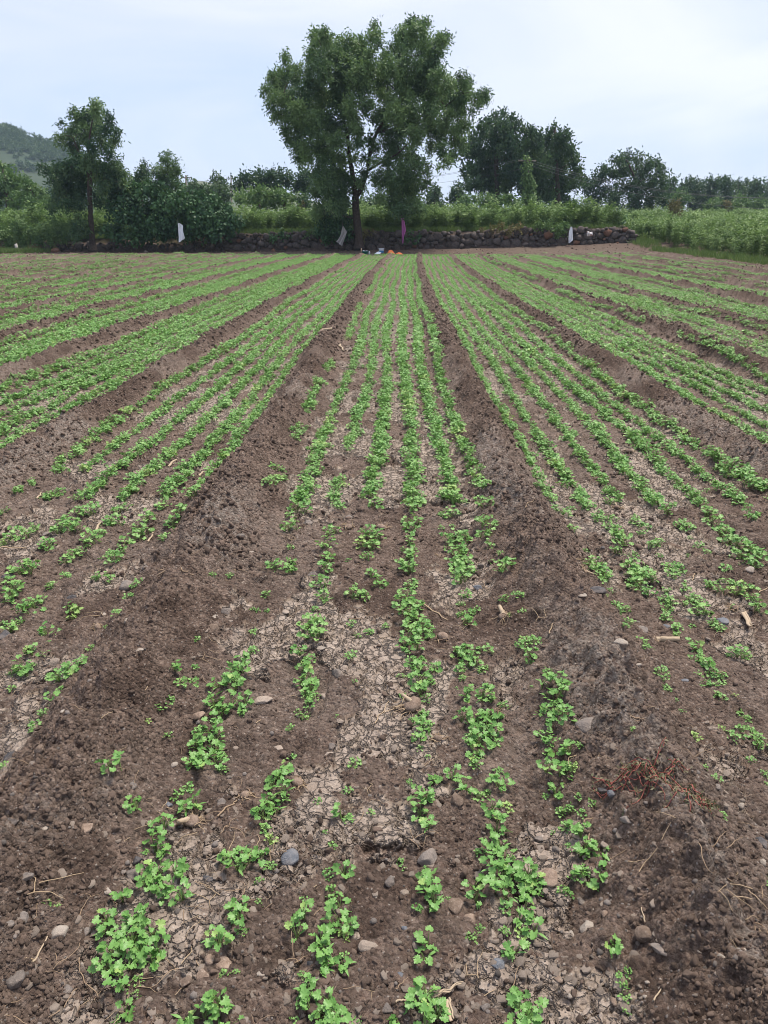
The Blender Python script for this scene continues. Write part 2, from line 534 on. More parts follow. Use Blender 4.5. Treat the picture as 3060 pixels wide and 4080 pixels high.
def soil_height(x, y, full=False):
    x = np.asarray(x, float); y = np.asarray(y, float)
    r, rz, side = ridge_amt(x, y)
    base = lowland(x, y) + .035 * (fbm(x * 1.3, y * 1.1, 3, 60) - .5) + rz
    headland = sst(43, 45, y)
    base = base + headland * .10 * (fbm(x * 1.5, y * 1.5, 4, 61) - .5)
    crustn = fbm(x * 3.1 + 3, y * 2.3, 5, 62, .58)
    crust = sst(.49, .55, crustn + .30 * (fbm(x * 13, y * 13, 5, 81, .68) - .5)) * (1 - sst(.05, .25, r + .25 * (vn(x * 14, y * 14, 82) - .5))) * (1 - headland)
    crumb = fbm(x * 17, y * 17, 4, 63, .6) - .5
    clod = 1 - np.clip(voro(x * 13, y * 13, 64)[0] * 1.4, 0, 1)
    loose = (.044 * crumb + .026 * clod) * (1 - .8 * crust) * (.65 + 1.3 * r)
    pits = -.028 * sst(.60, .72, fbm(x * 3.3, y * 2.6, 3, 65)) * (1 - r) * (1 - crust)
    z = base + loose + pits
    if not full:
        return z
    f1, f2, cid = voro(x * 24 + (fbm(x * 34, y * 34, 2, 66) - .5) * .8, y * 24 + (fbm(x * 34, y * 34, 2, 67) - .5) * .8, 68)
    g1, g2, gid = voro(x * 9.5 + (fbm(x * 26, y * 26, 3, 69) - .5) * .9, y * 9.5 + (fbm(x * 26, y * 26, 3, 70) - .5) * .9, 71)
    near = 1 - sst(9, 14, y)
    broken = sst(.42, .62, fbm(x * 4, y * 4, 3, 72))
    crack = np.maximum(.7 * (1 - sst(.04, .22, f2 - f1)) * broken, (1 - sst(.02, .11, g2 - g1)) * sst(.30, .48, fbm(x * 3, y * 3, 2, 80))) * crust * near
    z = z - .021 * crack + crust * (.012 * (cid - .5) * broken * sst(.02, .1, f2 - f1) + .010 * (gid - .5) * sst(.45, .6, fbm(x * 3, y * 3, 2, 73)) * sst(.0, .06, g2 - g1) + .006 * (fbm(x * 24, y * 24, 4, 74) - .5))
    # finest crumble of the loose soil
    b1 = 1 - np.clip(voro(x * 38, y * 38, 75)[0] * 1.3, 0, 1)
    z = z + (1 - crust) * near * (.008 * b1 * (.4 + .9 * vn(x * 6, y * 6, 76)))
    dry = np.clip(sst(.40, .66, fbm(x * 2.2 + 9, y * 1.5, 4, 77)) * (.35 + .9 * sst(.15, .8, r) * (side * np.where(x > -.1, -1, 1) > -.25)), 0, 1)
    dry = dry * (1 - crust) * (1 - .75 * sst(4, 10, y))
    moist = np.maximum(sst(.50, .68, fbm(x * 3.7 + 1, y * 3.1 + 7, 5, 78, .6)) * .8, .85 * sst(.25, .7, r) * sst(3, 7, y)) * (1 - crust) * (1 - dry)
    moist = np.maximum(moist, .75 * headland)
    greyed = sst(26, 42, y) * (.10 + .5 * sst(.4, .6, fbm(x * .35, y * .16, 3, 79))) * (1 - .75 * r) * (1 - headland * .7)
    return z, crust * (1 - .5 * sst(14, 30, y)), np.clip(dry, 0, 1), moist, np.clip(greyed, 0, 1)

def build_field():
    pys = []
    p = H * 1.10
    ys = []
    while True:
        _, y = on_ground(W / 2, p)
        if ys and y - ys[-1] > .26: break
        ys.append(y); p -= 4.15
    y = ys[-1]
    while y < 51.5:
        y += .26; ys.append(y)
    ys = np.array(ys)
    u = np.linspace(-1, 1, 900)
    X = u[None, :] * (1.1 + .62 * ys[:, None]); Y = np.repeat(ys[:, None], len(u), 1)
    x = X.ravel(); y = Y.ravel()
    z, crust, dry, moist, greyed = soil_height(x, y, True)
    nr, nc = X.shape
    i = np.arange(nr - 1)[:, None] * nc; j = np.arange(nc - 1)[None]
    F = np.stack([i + j, i + j + 1, i + nc + j + 1, i + nc + j], -1).reshape(-1, 4)
    keep = ~((x[F[:, 0]] > 26) | (x[F[:, 0]] < -31))
    o = obj('field_soil', np.stack([x, y, z], -1), F[keep], M['soil'], smooth=True,
            attrs={'crust': crust, 'dry': dry, 'moist': moist, 'greyed': greyed})
    tag(o, kind='structure')
build_field()

def build_ground():
    xs = np.concatenate([-np.geomspace(480, 62, 16), np.arange(-60, 61, 1.5), np.geomspace(62, 480, 16)])
    ys = np.concatenate([-np.geomspace(70, 6, 8), np.arange(-5, 49.6, 1.5), [49.9], np.arange(51.4, 130, 2.0), np.geomspace(132, 780, 18)])
    X, Y = np.meshgrid(xs, ys)
    z = lowland(X, Y) - .10
    z = np.where((X < 14.3) & (Y > 50.6), np.maximum(z, wall_top(X) - .06 + .08 * (fbm(X * .7, Y * .7, 3, 90) - .5)), z)
    z += sst(140, 600, Y) * 2.0
    nr, nc = X.shape
    i = np.arange(nr - 1)[:, None] * nc; j = np.arange(nc - 1)[None]
    F = np.stack([i + j, i + j + 1, i + nc + j + 1, i + nc + j], -1).reshape(-1, 4)
    tag(obj('ground', np.stack([X.ravel(), Y.ravel(), z.ravel()], -1), F, M['terrace'], smooth=True), kind='structure')
build_ground()

def scatter(name, P, R, S, I, protos, kind='stuff', parent=None, **kw):
    """one object whose points carry copies of small meshes"""
    me = mesh_data(name, P, [], attrs={'rot': np.asarray(R), 'scl': np.asarray(S), 'pick': np.asarray(I).astype(int)})
    o = link(name, me, None, parent)
    c = bpy.data.collections.new(name + '_shapes')
    for k, (pm, mm) in enumerate(protos):
        if not pm.materials: pm.materials.append(mm)
        q = bpy.data.objects.new('shape.%03d' % k, pm)
        c.objects.link(q)
    g = bpy.data.node_groups.new(name, 'GeometryNodeTree')
    g.interface.new_socket('Geometry', in_out='INPUT', socket_type='NodeSocketGeometry')
    g.interface.new_socket('Geometry', in_out='OUTPUT', socket_type='NodeSocketGeometry')
    gi = g.nodes.new('NodeGroupInput'); go = g.nodes.new('NodeGroupOutput')
    ip = g.nodes.new('GeometryNodeInstanceOnPoints')
    ci = g.nodes.new('GeometryNodeCollectionInfo')
    ci.inputs['Collection'].default_value = c
    ci.inputs['Separate Children'].default_value = True
    ci.inputs['Reset Children'].default_value = True
    def na(nm, dt):
        a = g.nodes.new('GeometryNodeInputNamedAttribute'); a.data_type = dt
        a.inputs['Name'].default_value = nm
        return a.outputs['Attribute']
    g.links.new(gi.outputs[0], ip.inputs['Points'])
    g.links.new(ci.outputs[0], ip.inputs['Instance'])
    ip.inputs['Pick Instance'].default_value = True
    g.links.new(na('pick', 'INT'), ip.inputs['Instance Index'])
    g.links.new(na('rot', 'FLOAT_VECTOR'), ip.inputs['Rotation'])
    g.links.new(na('scl', 'FLOAT'), ip.inputs['Scale'])
    g.links.new(ip.outputs[0], go.inputs[0])
    md = o.modifiers.new('scatter', 'NODES'); md.node_group = g
    return tag(o, kind=kind, **kw)

# ------------------------------------------------------------------ leaves
def leaf_quads(P, D, Nn, L, Wd, tint):
    """diamond leaves: base P, direction D, normal Nn"""
    S = np.cross(D, Nn); S /= np.linalg.norm(S, axis=1)[:, None] + 1e-9
    L = np.asarray(L)[:, None]; Wd = np.asarray(Wd)[:, None]
    mid = P + D * L * .45 + Nn * L * .06
    V = np.stack([P, mid + S * Wd * .5, P + D * L, mid - S * Wd * .5], 1).reshape(-1, 3)
    F = np.arange(len(P) * 4).reshape(-1, 4)
    return V, F, np.repeat(tint, 4)

def unit(v):
    return v / (np.linalg.norm(v, axis=-1, keepdims=True) + 1e-9)

def crown_leaves(blobs, rng, style, ll, lw, lai, droop=.6, tint_v=.5):
    """blobs: (x,y,z,r,tint). returns V,F,T of a crown made of many small leaves"""
    PV = []; PD = []; PN = []; PL = []; PW = []; PT = []
    for (bx, by, bz, r, tb) in blobs:
        m = 7 if style != 'heart' else 4
        ns = max(3, int(1.75 * lai * math.pi * r * r / (.5 * ll * lw) / m))
        d = unit(rng.normal(0, 1, (ns, 3)))
        rad = r * rng.uniform(0, 1, ns) ** (1 / 2.4) * (1 + .18 * rng.normal(0, 1, ns))
        c = np.array([bx, by, bz]) + d * rad[:, None] * np.array([1, 1, .88])
        nsub = int(np.clip(3 + 7 * r, 3, 11))
        sc_ = np.array([bx, by, bz]) + unit(rng.normal(0, 1, (nsub, 3))) * (r * .72 * rng.uniform(.4, 1.1, nsub))[:, None]
        sr_ = r * rng.uniform(.20, .38, nsub); stt = rng.normal(0, .20, nsub)
        pick = rng.integers(0, nsub, ns); insub = rng.uniform(0, 1, ns) < .80
        c2 = sc_[pick] + rng.normal(0, 1, (ns, 3)) * sr_[pick][:, None] * np.array([.62, .62, .55])
        c = np.where(insub[:, None], c2, c)
        tb_ = tb + np.where(insub, stt[pick], -.08)
        out = unit(d + rng.normal(0, .5, (ns, 3)))
        st = np.clip(tb_ + rng.normal(0, .08, ns), 0, .92)
        if style == 'droop':
            ax = unit(out * (1 - droop) + np.array([0, 0, -1.0]) * droop + rng.normal(0, .2, (ns, 3)))
        elif style == 'up':
            ax = unit(out * .5 + np.array([0, 0, 1.0]) * .8 + rng.normal(0, .25, (ns, 3)))
        else:
            ax = out
        spl = ll * 3.2
        for k in range(m):
            t = (k + .5) / m - .4
            p = c + ax * (t * spl) + rng.normal(0, ll * .3, (ns, 3))
            rd = unit(rng.normal(0, 1, (ns, 3)))
            if style == 'droop':
                D = unit(ax * .8 + rd * .8); Nn = unit(np.cross(D, rd) + out * .3)
            elif style == 'heart':
                Nn = unit(out * 1.0 + np.array([0, 0, .5]) + rd * .5); D = unit(np.cross(Nn, rd) + np.array([0, 0, -.5]))
            else:
                D = unit(ax + rd * .9); Nn = unit(np.array([0, 0, .8]) + rd)
            PV.append(p); PD.append(D); PN.append(Nn)
            PL.append(ll * rng.uniform(.7, 1.3, ns)); PW.append(lw * rng.uniform(.75, 1.25, ns))
            PT.append(np.clip(st + rng.normal(0, .06, ns), 0, .92))
    return leaf_quads(np.concatenate(PV), np.concatenate(PD), np.concatenate(PN), np.concatenate(PL), np.concatenate(PW), np.concatenate(PT))

def smooth_path(P, k=4):
    P = np.asarray(P, float)
    if len(P) < 3: return np.stack([P[0] + (P[-1] - P[0]) * t for t in np.linspace(0, 1, k + 1)])
    Q = np.vstack([2 * P[0] - P[1], P, 2 * P[-1] - P[-2]])
    out = []
    for i in range(1, len(Q) - 2):
        for t in np.arange(k) / k:
            a, b, c, d = Q[i - 1:i + 3]
            out.append(.5 * (2 * b + (c - a) * t + (2 * a - 5 * b + 4 * c - d) * t * t + (3 * b - a - 3 * c + d) * t ** 3))
    out.append(P[-1])
    return np.array(out)

def tree(name, label, cat, Y, base, trunk, blobs, conv, seed=0, limbs=(), tr=(.2, .06), depth=1.5, style='droop', ll=.17, lw=.06,
         lai=2.0, m='tree_leaf', group=None, droop=.6, tint=.35, tvar=.22, base_z=None, branches=True, sides=7, crownname='crown'):
    rng = np.random.default_rng(seed + 100)
    s = ppm(Y)
    b = at(*conv(*base), Y)
    if base_z is not None: b[2] = base_z
    root = thing(name, label, cat, b, group)
    cxs = np.mean([conv(q[0], q[1])[0] for q in blobs])
    B = []
    k = conv(1, 0)[0] - conv(0, 0)[0]
    for q in blobs:
        p = at(*conv(q[0], q[1]), Y + rng.uniform(-depth, depth) * (q[4] if len(q) > 4 else 1))
        t = q[3] if len(q) > 3 and q[3] is not None else np.clip(tint + rng.normal(0, tvar), 0, .9)
        B.append((*p, q[2] * k / s, t))
    nodes = []
    if trunk:
        P = smooth_path([at(*conv(*q), Y) + (np.array([0, rng.uniform(-.12, .12), 0]) if i else 0) for i, q in enumerate(trunk)])
        P[0] = b - np.array([0, 0, .15])
        R = np.linspace(tr[0], tr[1], len(P)); R[0] *= 1.35; R[1] *= 1.1
        mb = MB(); mb.tube(P, R, sides + 2); mb.build('trunk', M['bark'], root, b, True)
        nodes += [(p, r) for p, r in zip(P, R)][len(P) // 3:]
        for li in limbs:
            path, r0, r1 = li
            P = [at(*conv(*q), Y) for q in path]
            off = rng.uniform(-.8, .8) * min(depth, 2)
            for i in range(len(P)): P[i] = P[i] + np.array([0, off * i / max(1, len(P) - 1), 0])
            P = smooth_path(P); R = np.linspace(r0, r1, len(P))
            mb = MB(); mb.tube(P, R, sides); mb.build('limb', M['bark'], root, b, True)
            nodes += [(p, r) for p, r in zip(P, R)][1:]
    if branches and nodes:
        mb = MB()
        NP = [n[0] for n in nodes]; NR = [n[1] for n in nodes]
        order = sorted(range(len(B)), key=lambda i: min(np.linalg.norm(np.array(B[i][:3]) - p) for p in NP))
        for i in order:
            c = np.array(B[i][:3])
            dd = [np.linalg.norm(c - p) + max(0, p[2] - c[2]) * .8 for p in NP]
            j = int(np.argmin(dd)); p0 = NP[j]
            ln = np.linalg.norm(c - p0)
            if ln < .15: continue
            midp = (p0 + c) / 2 + np.array([rng.normal(0, .08), rng.normal(0, .08), .10]) * ln
            P = smooth_path([p0, midp, c], 3)
            r0 = min(NR[j] * .75, .015 + .022 * ln); R = np.linspace(r0, max(.010, r0 * .35), len(P))
            mb.tube(P, R, 5, cap=False)
            for q, r in zip(P[2:], R[2:]): NP.append(q); NR.append(r)
            for _ in range(3):
                e = c + unit(rng.normal(0, 1, 3)) * B[i][3] * .8
                mb.tube(smooth_path([c, (c + e) / 2 + [0, 0, .06], e], 2), [.012, .01, .008, .006, .005], 4, cap=False)
        if mb.n: mb.build('branches', M['bark'], root, b, True)['kind'] = 'stuff'
    V, F, T = crown_leaves(B, rng, style, ll, lw, lai, droop)
    obj(crownname, V - b, F, M[m], root, attrs={'tint': T})
    return root

C1 = lambda x, y: (x / 1.6265, 380 + y / 1.6265)
C2 = lambda x, y: (1000 + x / 1.659, 30 + y / 1.659)
C3 = lambda x, y: (1800 + x / 1.3167, 400 + y / 1.3167)
C4 = lambda x, y: (1300 + x / 3.687, 850 + y / 3.687)
C7 = lambda x, y: (600 + x / 3.318, 850 + y / 3.318)
C8 = lambda x, y: (2150 + x / 3.687, 850 + y / 3.687)

# ------------------------------------------------------------------ hills
def build_hill(name, prof, Yc, front, m, seed):
    P = np.array([at(px, py, Yc) for px, py in prof])
    xs = np.linspace(P[0, 0], P[-1, 0], 150)
    crest = np.interp(xs, P[:, 0], P[:, 2])
    v = np.linspace(-1, 1, 70)
    X, Vv = np.meshgrid(xs, v)
    Y = Yc + Vv * front
    prof_ = (1 - np.abs(Vv) ** 1.5)
    Z = crest[None] * prof_ + (fbm(X * .02, Y * .02, 4, seed) - .5) * 7 * prof_ * (np.abs(Vv) > .06) - 1.0 * (np.abs(Vv) > .97)
    nr, nc = X.shape
    i = np.arange(nr - 1)[:, None] * nc; j = np.arange(nc - 1)[None]
    F = np.stack([i + j, i + j + 1, i + nc + j + 1, i + nc + j], -1).reshape(-1, 4)
    tag(obj(name, np.stack([X.ravel(), Y.ravel(), Z.ravel()], -1), F, m, smooth=True), kind='structure')
    return xs, crest, X, Y, Z
HILL = build_hill('hill', [(-560, 520), (-400, 470), (-200, 480), (0, 508), (68, 524), (123, 562), (185, 575), (270, 597), (400, 660), (520, 716), (620, 800), (720, 905)], 420, 130, M['hill'], 300)
FHILL = build_hill('far_hill', [(560, 905), (650, 780), (730, 742), (770, 726), (800, 722), (860, 737), (930, 738), (980, 732), (1060, 760), (1250, 800), (1500, 905)], 620, 120, M['farhill'], 310)

def bush_proto(seed, ll=.28, lw=.2, lai=1.5, r=1.0, style='broad'):
    rng = np.random.default_rng(seed)
    bl = [(rng.normal(0, .4) * r, rng.normal(0, .4) * r, r * rng.uniform(.3, .75), r * rng.uniform(.35, .55), rng.uniform(.1, .6)) for _ in range(6)]
    V, F, T = crown_leaves(bl, rng, style, ll * r, lw * r, lai)
    return mesh_data('bush', V, F, False, {'tint': T})

def hill_scrub():
    xs, crest, X, Y, Z = HILL
    rng = np.random.default_rng(5)
    n = 5200
    i = rng.integers(1, 35, n); j = rng.integers(0, X.shape[1] - 1, n)
    fx = rng.uniform(0, 1, n); fy = rng.uniform(0, 1, n)
    def il(A): return A[i, j] * (1 - fx) * (1 - fy) + A[i, j + 1] * fx * (1 - fy) + A[i + 1, j] * (1 - fx) * fy + A[i + 1, j + 1] * fx * fy
    x, y, z = il(X), il(Y), il(Z)
    keep = fbm(x * .03, y * .03, 3, 301) > rng.uniform(.3, .6, n)
    P = np.stack([x, y, z - .2], -1)[keep]
    k = len(P)
    S = rng.uniform(.9, 2.3, k) * np.where(rng.uniform(0, 1, k) < .06, 1.6, 1)
    protos = [(bush_proto(600 + q), M['tree_leaf_b']) for q in range(6)]
    scatter('hillside_scrub', P, np.stack([np.zeros(k), np.zeros(k), rng.uniform(0, 6.28, k)], -1), S, rng.integers(0, 6, k), protos)
hill_scrub()

# ------------------------------------------------------------------ air
def haze():
    x0, x1, y0, y1, z0, z1 = -490, 490, -75, 790, -2.5, 80
    V = [(x0, y0, z0), (x1, y0, z0), (x1, y1, z0), (x0, y1, z0), (x0, y0, z1), (x1, y0, z1), (x1, y1, z1), (x0, y1, z1)]
    F = np.array([(3, 2, 1, 0), (4, 5, 6, 7), (0, 1, 5, 4), (1, 2, 6, 5), (2, 3, 7, 6), (3, 0, 4, 7)])
    m = bpy.data.materials.new('haze'); m.use_nodes = True
    n = m.node_tree; n.nodes.clear()
    out = n.nodes.new('ShaderNodeOutputMaterial'); pv = n.nodes.new('ShaderNodeVolumePrincipled')
    pv.inputs['Color'].default_value = (.62, .80, 1.0, 1)
    pv.inputs['Density'].default_value = HAZE
    n.links.new(pv.outputs[0], out.inputs['Volume'])
    tag(obj('haze', V, F, m), kind='stuff')
HAZE = .0003
haze()

# ------------------------------------------------------------------ stone wall
def stone_top(x):
    t = wall_top(x) + .26 * (fbm(np.asarray(x, float) * .8, np.asarray(x, float) * 0, 3, 95) - .5)
    return np.where(np.asarray(x) < -13.2, wall_base(x) + .55 + .3 * (fbm(np.asarray(x, float) * .9, np.asarray(x, float) * 0, 2, 96) - .5), t)

def build_wall():
    rng = np.random.default_rng(21)
    root = thing('stone_wall', 'low dry stone wall of dark rounded boulders along the far field edge', 'wall', (0, 50, 0))
    # earth bank behind the stones
    xs = np.arange(-23.5, 14.2, .5)
    V = []
    for x in xs:
        zb, zt = float(wall_base(x)), float(stone_top(x))
        V += [(x, 49.55 - 50, zb - .3), (x, 49.80 - 50, zb + .22), (x, 50.10 - 50, zt - .12), (x, 51.0 - 50, zt + .02), (x, 52.5 - 50, zt - .25)]
    V = np.array(V)
    V += rng.normal(0, .04, V.shape)
    n = len(xs)
    F = [(5 * i + k, 5 * i + 5 + k, 5 * i + 6 + k, 5 * i + 1 + k) for i in range(n - 1) for k in range(4)]
    obj('earth_core', V, np.array(F), M['earth'], root)
    shapes = []
    for k in range(16):
        v, f = rock(2 if k < 8 else 1, 900 + k, .20, 7)
        shapes.append(mesh_data('wall_stone', v, f, k < 4 or k >= 8))
        shapes[-1].materials.append(M['wallstone_red'] if k in (7, 15) else M['wallstone'])
    st = []
    px_ = np.zeros(0); pz_ = np.zeros(0); pr_ = np.zeros(0)
    gx_ = np.linspace(-21, 19, 400); gt_ = np.asarray(stone_top(gx_)); gb_ = wall_base(gx_)
    for cnt, r0, r1 in ((330, .19, .27), (1500, .13, .18), (4500, .075, .115)):
        for _ in range(cnt):
            r = rng.uniform(r0, r1); x = rng.uniform(-23.2, 14.4)
            zb, zt = float(np.interp(x, gx_, gb_)) + .10, float(np.interp(x, gx_, gt_))
            if x < -3.5: zb += .10
            z = zb + (zt - zb) * rng.uniform(0, 1) ** 1.15
            if z - r * .6 < zb - .12 or z + r * .5 > zt + .02: continue
            if len(px_) and (np.hypot((px_ - x) / 1.12, pz_ - z) < (pr_ + r) * .80).any(): continue
            px_ = np.append(px_, x); pz_ = np.append(pz_, z); pr_ = np.append(pr_, r)
            st.append((x, 49.80 + .14 * (z - zb) + rng.normal(0, .04), z, r * 2.2, r * 1.85))
    for x in np.arange(14.2, 15.1, .25):                       # the rounded end of the wall
        for zz in np.arange(.42, 1.4 - (x - 14.2) * .5, .22):
            for yy in (50.2, 50.7, 51.2):
                st.append((x + rng.normal(0, .04), yy, zz + .1, rng.uniform(.3, .5), rng.uniform(.22, .34)))
    # the stones that show best stay single parts, the rest (thick with creeper, behind) are joined
    show = sorted(range(len(st)), key=lambda i: -((st[i][3] * st[i][4]) * (1.0 if st[i][0] > -3.2 else .35 if st[i][0] > -11 else .12)))
    single = set(show[:298])
    mb = MB()
    for i, (sx, sy, sz, w, h) in enumerate(st):
        k = int(rng.integers(0, 8)) if rng.uniform() > .05 or sx < 6 else 7
        if k == 7 and rng.uniform() < .7: k = 3
        rot = (rng.uniform(-.3, .3), rng.uniform(-.4, .4), rng.uniform(0, 6.28))
        sc = (w * .60, rng.uniform(.17, .24), h * .64)
        if i in single:
            o = link('stone', shapes[k], None, root, (sx, sy - 50, sz), (rng.uniform(-.15, .15), rng.uniform(-.3, .3), rng.choice([0, math.pi]) + rng.uniform(-.2, .2)), sc)
        else:
            v, f = ICO[1]
            me = shapes[8 + k]
            v = np.array([p.co[:] for p in me.vertices])
            mb.add(v * np.array(sc) + np.array([sx, sy - 50, sz]), ICO[1][1])
    o = mb.build('overgrown_stones', M['wallstone'], root)
    o['kind'] = 'stuff'
build_wall()

# ------------------------------------------------------------------ trees
BIG = [(1065,100,50),(1150,110,45),(1100,180,70),(1000,170,60),(1050,250,80),(1150,230,70),(1220,270,60),(1280,190,40),(1240,230,50),(970,280,60),
 (440,170,45),(490,190,55),(430,240,60),(520,250,60),(400,320,60),(470,320,70),(560,310,70),(640,240,70),(720,240,60),(820,120,32),(830,170,30),(800,210,45),(850,230,35),
 (600,330,80,.12),(690,330,80,.12),(780,330,60),(880,320,40),(225,300,30),(230,350,22),(190,440,60),(240,420,45),(130,470,50),(110,540,40),(200,520,80),(300,480,60),(380,450,70),(310,400,35),
 (180,600,70),(130,640,40),(270,600,80),(350,560,80),(440,520,80),(180,700,50),(250,710,70),(340,680,80,.6),(420,640,80),(240,800,52),(300,790,68),(250,860,38),(310,880,58),(350,920,50),(310,960,50),(330,1000,34),(380,990,44),(380,790,60),(430,740,60),
 (500,420,80),(560,480,90,.1),(520,600,90),(600,590,80,.1),(650,500,80),(650,430,70,.55),(720,440,80,.6),(740,520,80,.5),(760,380,60,.6),(820,440,70,.5),(620,700,70),(520,730,60),(460,760,68),(420,830,60),(500,850,64),(470,920,58),(560,900,55),(440,960,55),(520,980,66),(600,980,58),(560,1060,62),(560,800,60),(380,900,50),(600,860,45),(660,780,50),(720,820,40),
 (860,500,80),(900,620,90,.65),(960,680,80,.65),(1040,640,80,.7),(1060,560,70,.5),(980,480,80),(940,400,80),(1040,400,80,.45),(1130,330,80,.5),(1120,420,80),(1200,380,70),(1190,470,80),(1100,500,70),(1000,780,80,.5),(1080,740,80,.5),(1060,840,80),(930,850,80,.12),(880,780,60,.12),(830,700,60),(680,740,60,.7),(820,920,42),
 (1250,460,60),(1300,520,65),(1380,520,60),(1400,450,40),(1440,500,40),(1340,600,80),(1250,620,80,.55),(1420,590,48),(1480,590,38),(1530,570,42),(1550,610,32),(1500,640,28),(1460,680,28),(1380,690,65),(1280,740,80),(1180,680,80),(1180,800,80),(1250,840,65),(1350,790,65),(1420,780,45),(1350,880,55),(1400,900,45),(1270,930,55),(1350,970,42),(1300,1010,36),(1250,1050,24),(1200,920,45),(1180,570,70),
 (960,960,80),(1040,960,80),(900,1020,55),(980,1080,80),(1080,1060,70),(1150,1080,40),(1060,1150,80),(950,1180,70),(880,1150,48),(1150,1160,38),(1000,1270,80),(1080,1270,68),(930,1280,60),(860,1240,46),(1110,1330,46),(1000,1340,55),(1040,1200,80),(960,1210,70),(920,1130,60),(1060,1330,48),(820,1020,32),(850,1100,36),
 (480,1040,62),(540,1120,78,.25),(610,1130,56,.2),(475,1150,66,.3),(445,1230,58),(540,1230,80,.2),(605,1220,54,.2),(480,1320,66,.3),(560,1310,68,.2),(620,1290,50,.2),(440,1350,48),(520,1180,70,.25),(580,1270,60,.2),(420,1100,28),(720,1150,34),(735,1205,28),(700,880,26),(700,800,42),(720,900,36),(690,1000,30),(745,1100,36),(700,1170,40),(750,1000,30),(660,920,30),(790,880,40),(650,1130,30),(820,1130,38),(660,640,60),(760,640,60,.3),(730,300,60,.1),(1000,560,70),(1220,560,60),(880,400,60),(560,1390,50),(490,1390,40)]
big = tree('acacia_tree', 'largest tree, wide drooping dark green crown, at the wall in the picture centre', 'tree', 49.3, (715, 1575),
     [(716, 1575), (708, 1480), (697, 1370), (690, 1250)], BIG, C2, 1,
     limbs=[([(690, 1250), (672, 1100), (650, 980), (638, 850), (600, 700), (560, 560), (490, 350)], .17, .04),
            ([(690, 1260), (735, 1180), (772, 1050), (792, 930), (830, 820), (900, 690), (990, 500), (1060, 300)], .16, .04),
            ([(765, 1080), (815, 1055), (860, 1030), (960, 980), (1050, 900)], .09, .03),
            ([(640, 860), (500, 800), (380, 700), (220, 560)], .08, .03), ([(830, 820), (1000, 800), (1180, 720), (1400, 560)], .09, .03)],
     tr=(.27, .22), depth=2.6, ll=.19, lw=.072, lai=2.7, droop=.42, tint=.34, tvar=.28)

LT = [(610,80,50),(560,110,40),(470,100,32),(520,140,55),(640,130,65),(710,130,32),(590,190,60),(480,210,48),(400,175,22),(400,270,42),(450,280,55),(540,250,65),(640,230,65),(700,210,48),(760,235,32),(740,300,42),(660,310,50),(590,320,40),(480,340,45),(710,370,38),(620,370,30),
 (580,420,60),(510,430,60),(450,470,60),(380,480,50),(300,480,38),(260,455,22),(360,540,60),(430,560,70),(520,520,80),(610,500,70),(680,460,60),(760,450,48),(790,500,38),(720,520,70),(650,570,70),(560,600,80,.15),(460,640,80,.15),(380,620,60),(360,690,40),(430,710,50,.15),(520,690,50,.15),(800,560,38),(740,590,60),(640,660,50),(340,740,32),(510,800,40),(540,870,36),(490,880,40)]
tree('slender_tree', 'tall slender tree with bare lower trunk at the left end of the wall', 'tree', 49.0, (603, 985),
     [(603, 985), (595, 880), (583, 750), (577, 600), (578, 460)], LT, C1, 2,
     limbs=[([(578, 470), (575, 400), (590, 280), (620, 130)], .10, .03), ([(577, 520), (530, 400), (490, 280)], .07, .02), ([(578, 560), (680, 460), (740, 330)], .07, .02)],
     tr=(.19, .12), depth=1.4, ll=.20, lw=.068, lai=2.5, droop=.55, tint=.30)

TH = [(760,650,80),(780,760,80),(760,850,70),(780,930,45),(860,640,80),(880,740,90),(900,850,90),(880,920,55),(960,620,70),(980,740,90),(1000,850,90),(1040,640,80),(1080,740,100),(1100,850,85),(1180,700,95),(1200,800,100),(1210,890,55),(1280,690,75),(1300,770,100),(1300,870,75),(1380,700,75),(1400,800,90),(1400,890,62),(1470,750,65),(1500,830,65),(1480,890,45),(1545,820,38),(960,920,45),(700,700,50),(690,880,40),(1060,905,45),(1120,640,50)]
tree('creeper_thicket', 'broad dark mound of heart-leaved creeper hanging over the wall beside the white sack', 'bush', 49.2, (1100, 1000), [], TH, C1, 3,
     depth=1.0, style='heart', ll=.19, lw=.17, lai=2.6, m='vine', tint=.35, tvar=.2, crownname='foliage')
tree('creeper_mat', 'dark creeper growing up the foot of the largest tree behind the grey sack', 'bush', 49.3, (540, 1560), [],
     [(560,1400,58,.2),(620,1380,48,.2),(560,1460,58,.25),(500,1400,40,.25),(500,1480,45,.25),(620,1450,48,.2),(500,1530,38,.3),(565,1510,36,.2),(630,1500,30,.2),(440,1480,35,.4),(470,1420,40,.3)], C2, 4,
     depth=.5, style='heart', ll=.17, lw=.14, lai=2.6, m='vine', crownname='foliage')

tree('pointed_tree', 'young feathery tree with a pointed top rising out of the creeper mound', 'tree', 50.5, (1080, 760), [(1080, 760), (1085, 600), (1090, 400)],
     [(1090,375,20),(1090,425,42),(1075,490,52),(1120,520,55),(1150,490,28),(1050,540,55),(1120,590,70),(1030,610,70),(960,570,50),(1000,500,28),(1140,440,22),(1060,420,20)], C1, 5,
     tr=(.10, .02), depth=.8, ll=.20, lw=.06, lai=2.2, droop=.15, tint=.35)
tree('spiky_shrub', 'small dark tree with upright twigs between the slender tree and the pointed one', 'tree', 55.0, (920, 720), [(920, 720), (925, 600), (935, 480)],
     [(945,455,16),(920,470,18),(950,500,28),(925,515,34),(895,545,32),(905,590,42),(880,520,18),(940,560,40),(870,600,40)], C1, 6,
     tr=(.08, .02), depth=.6, style='up', ll=.17, lw=.06, lai=2.3, m='tree_leaf_b', tint=.15)

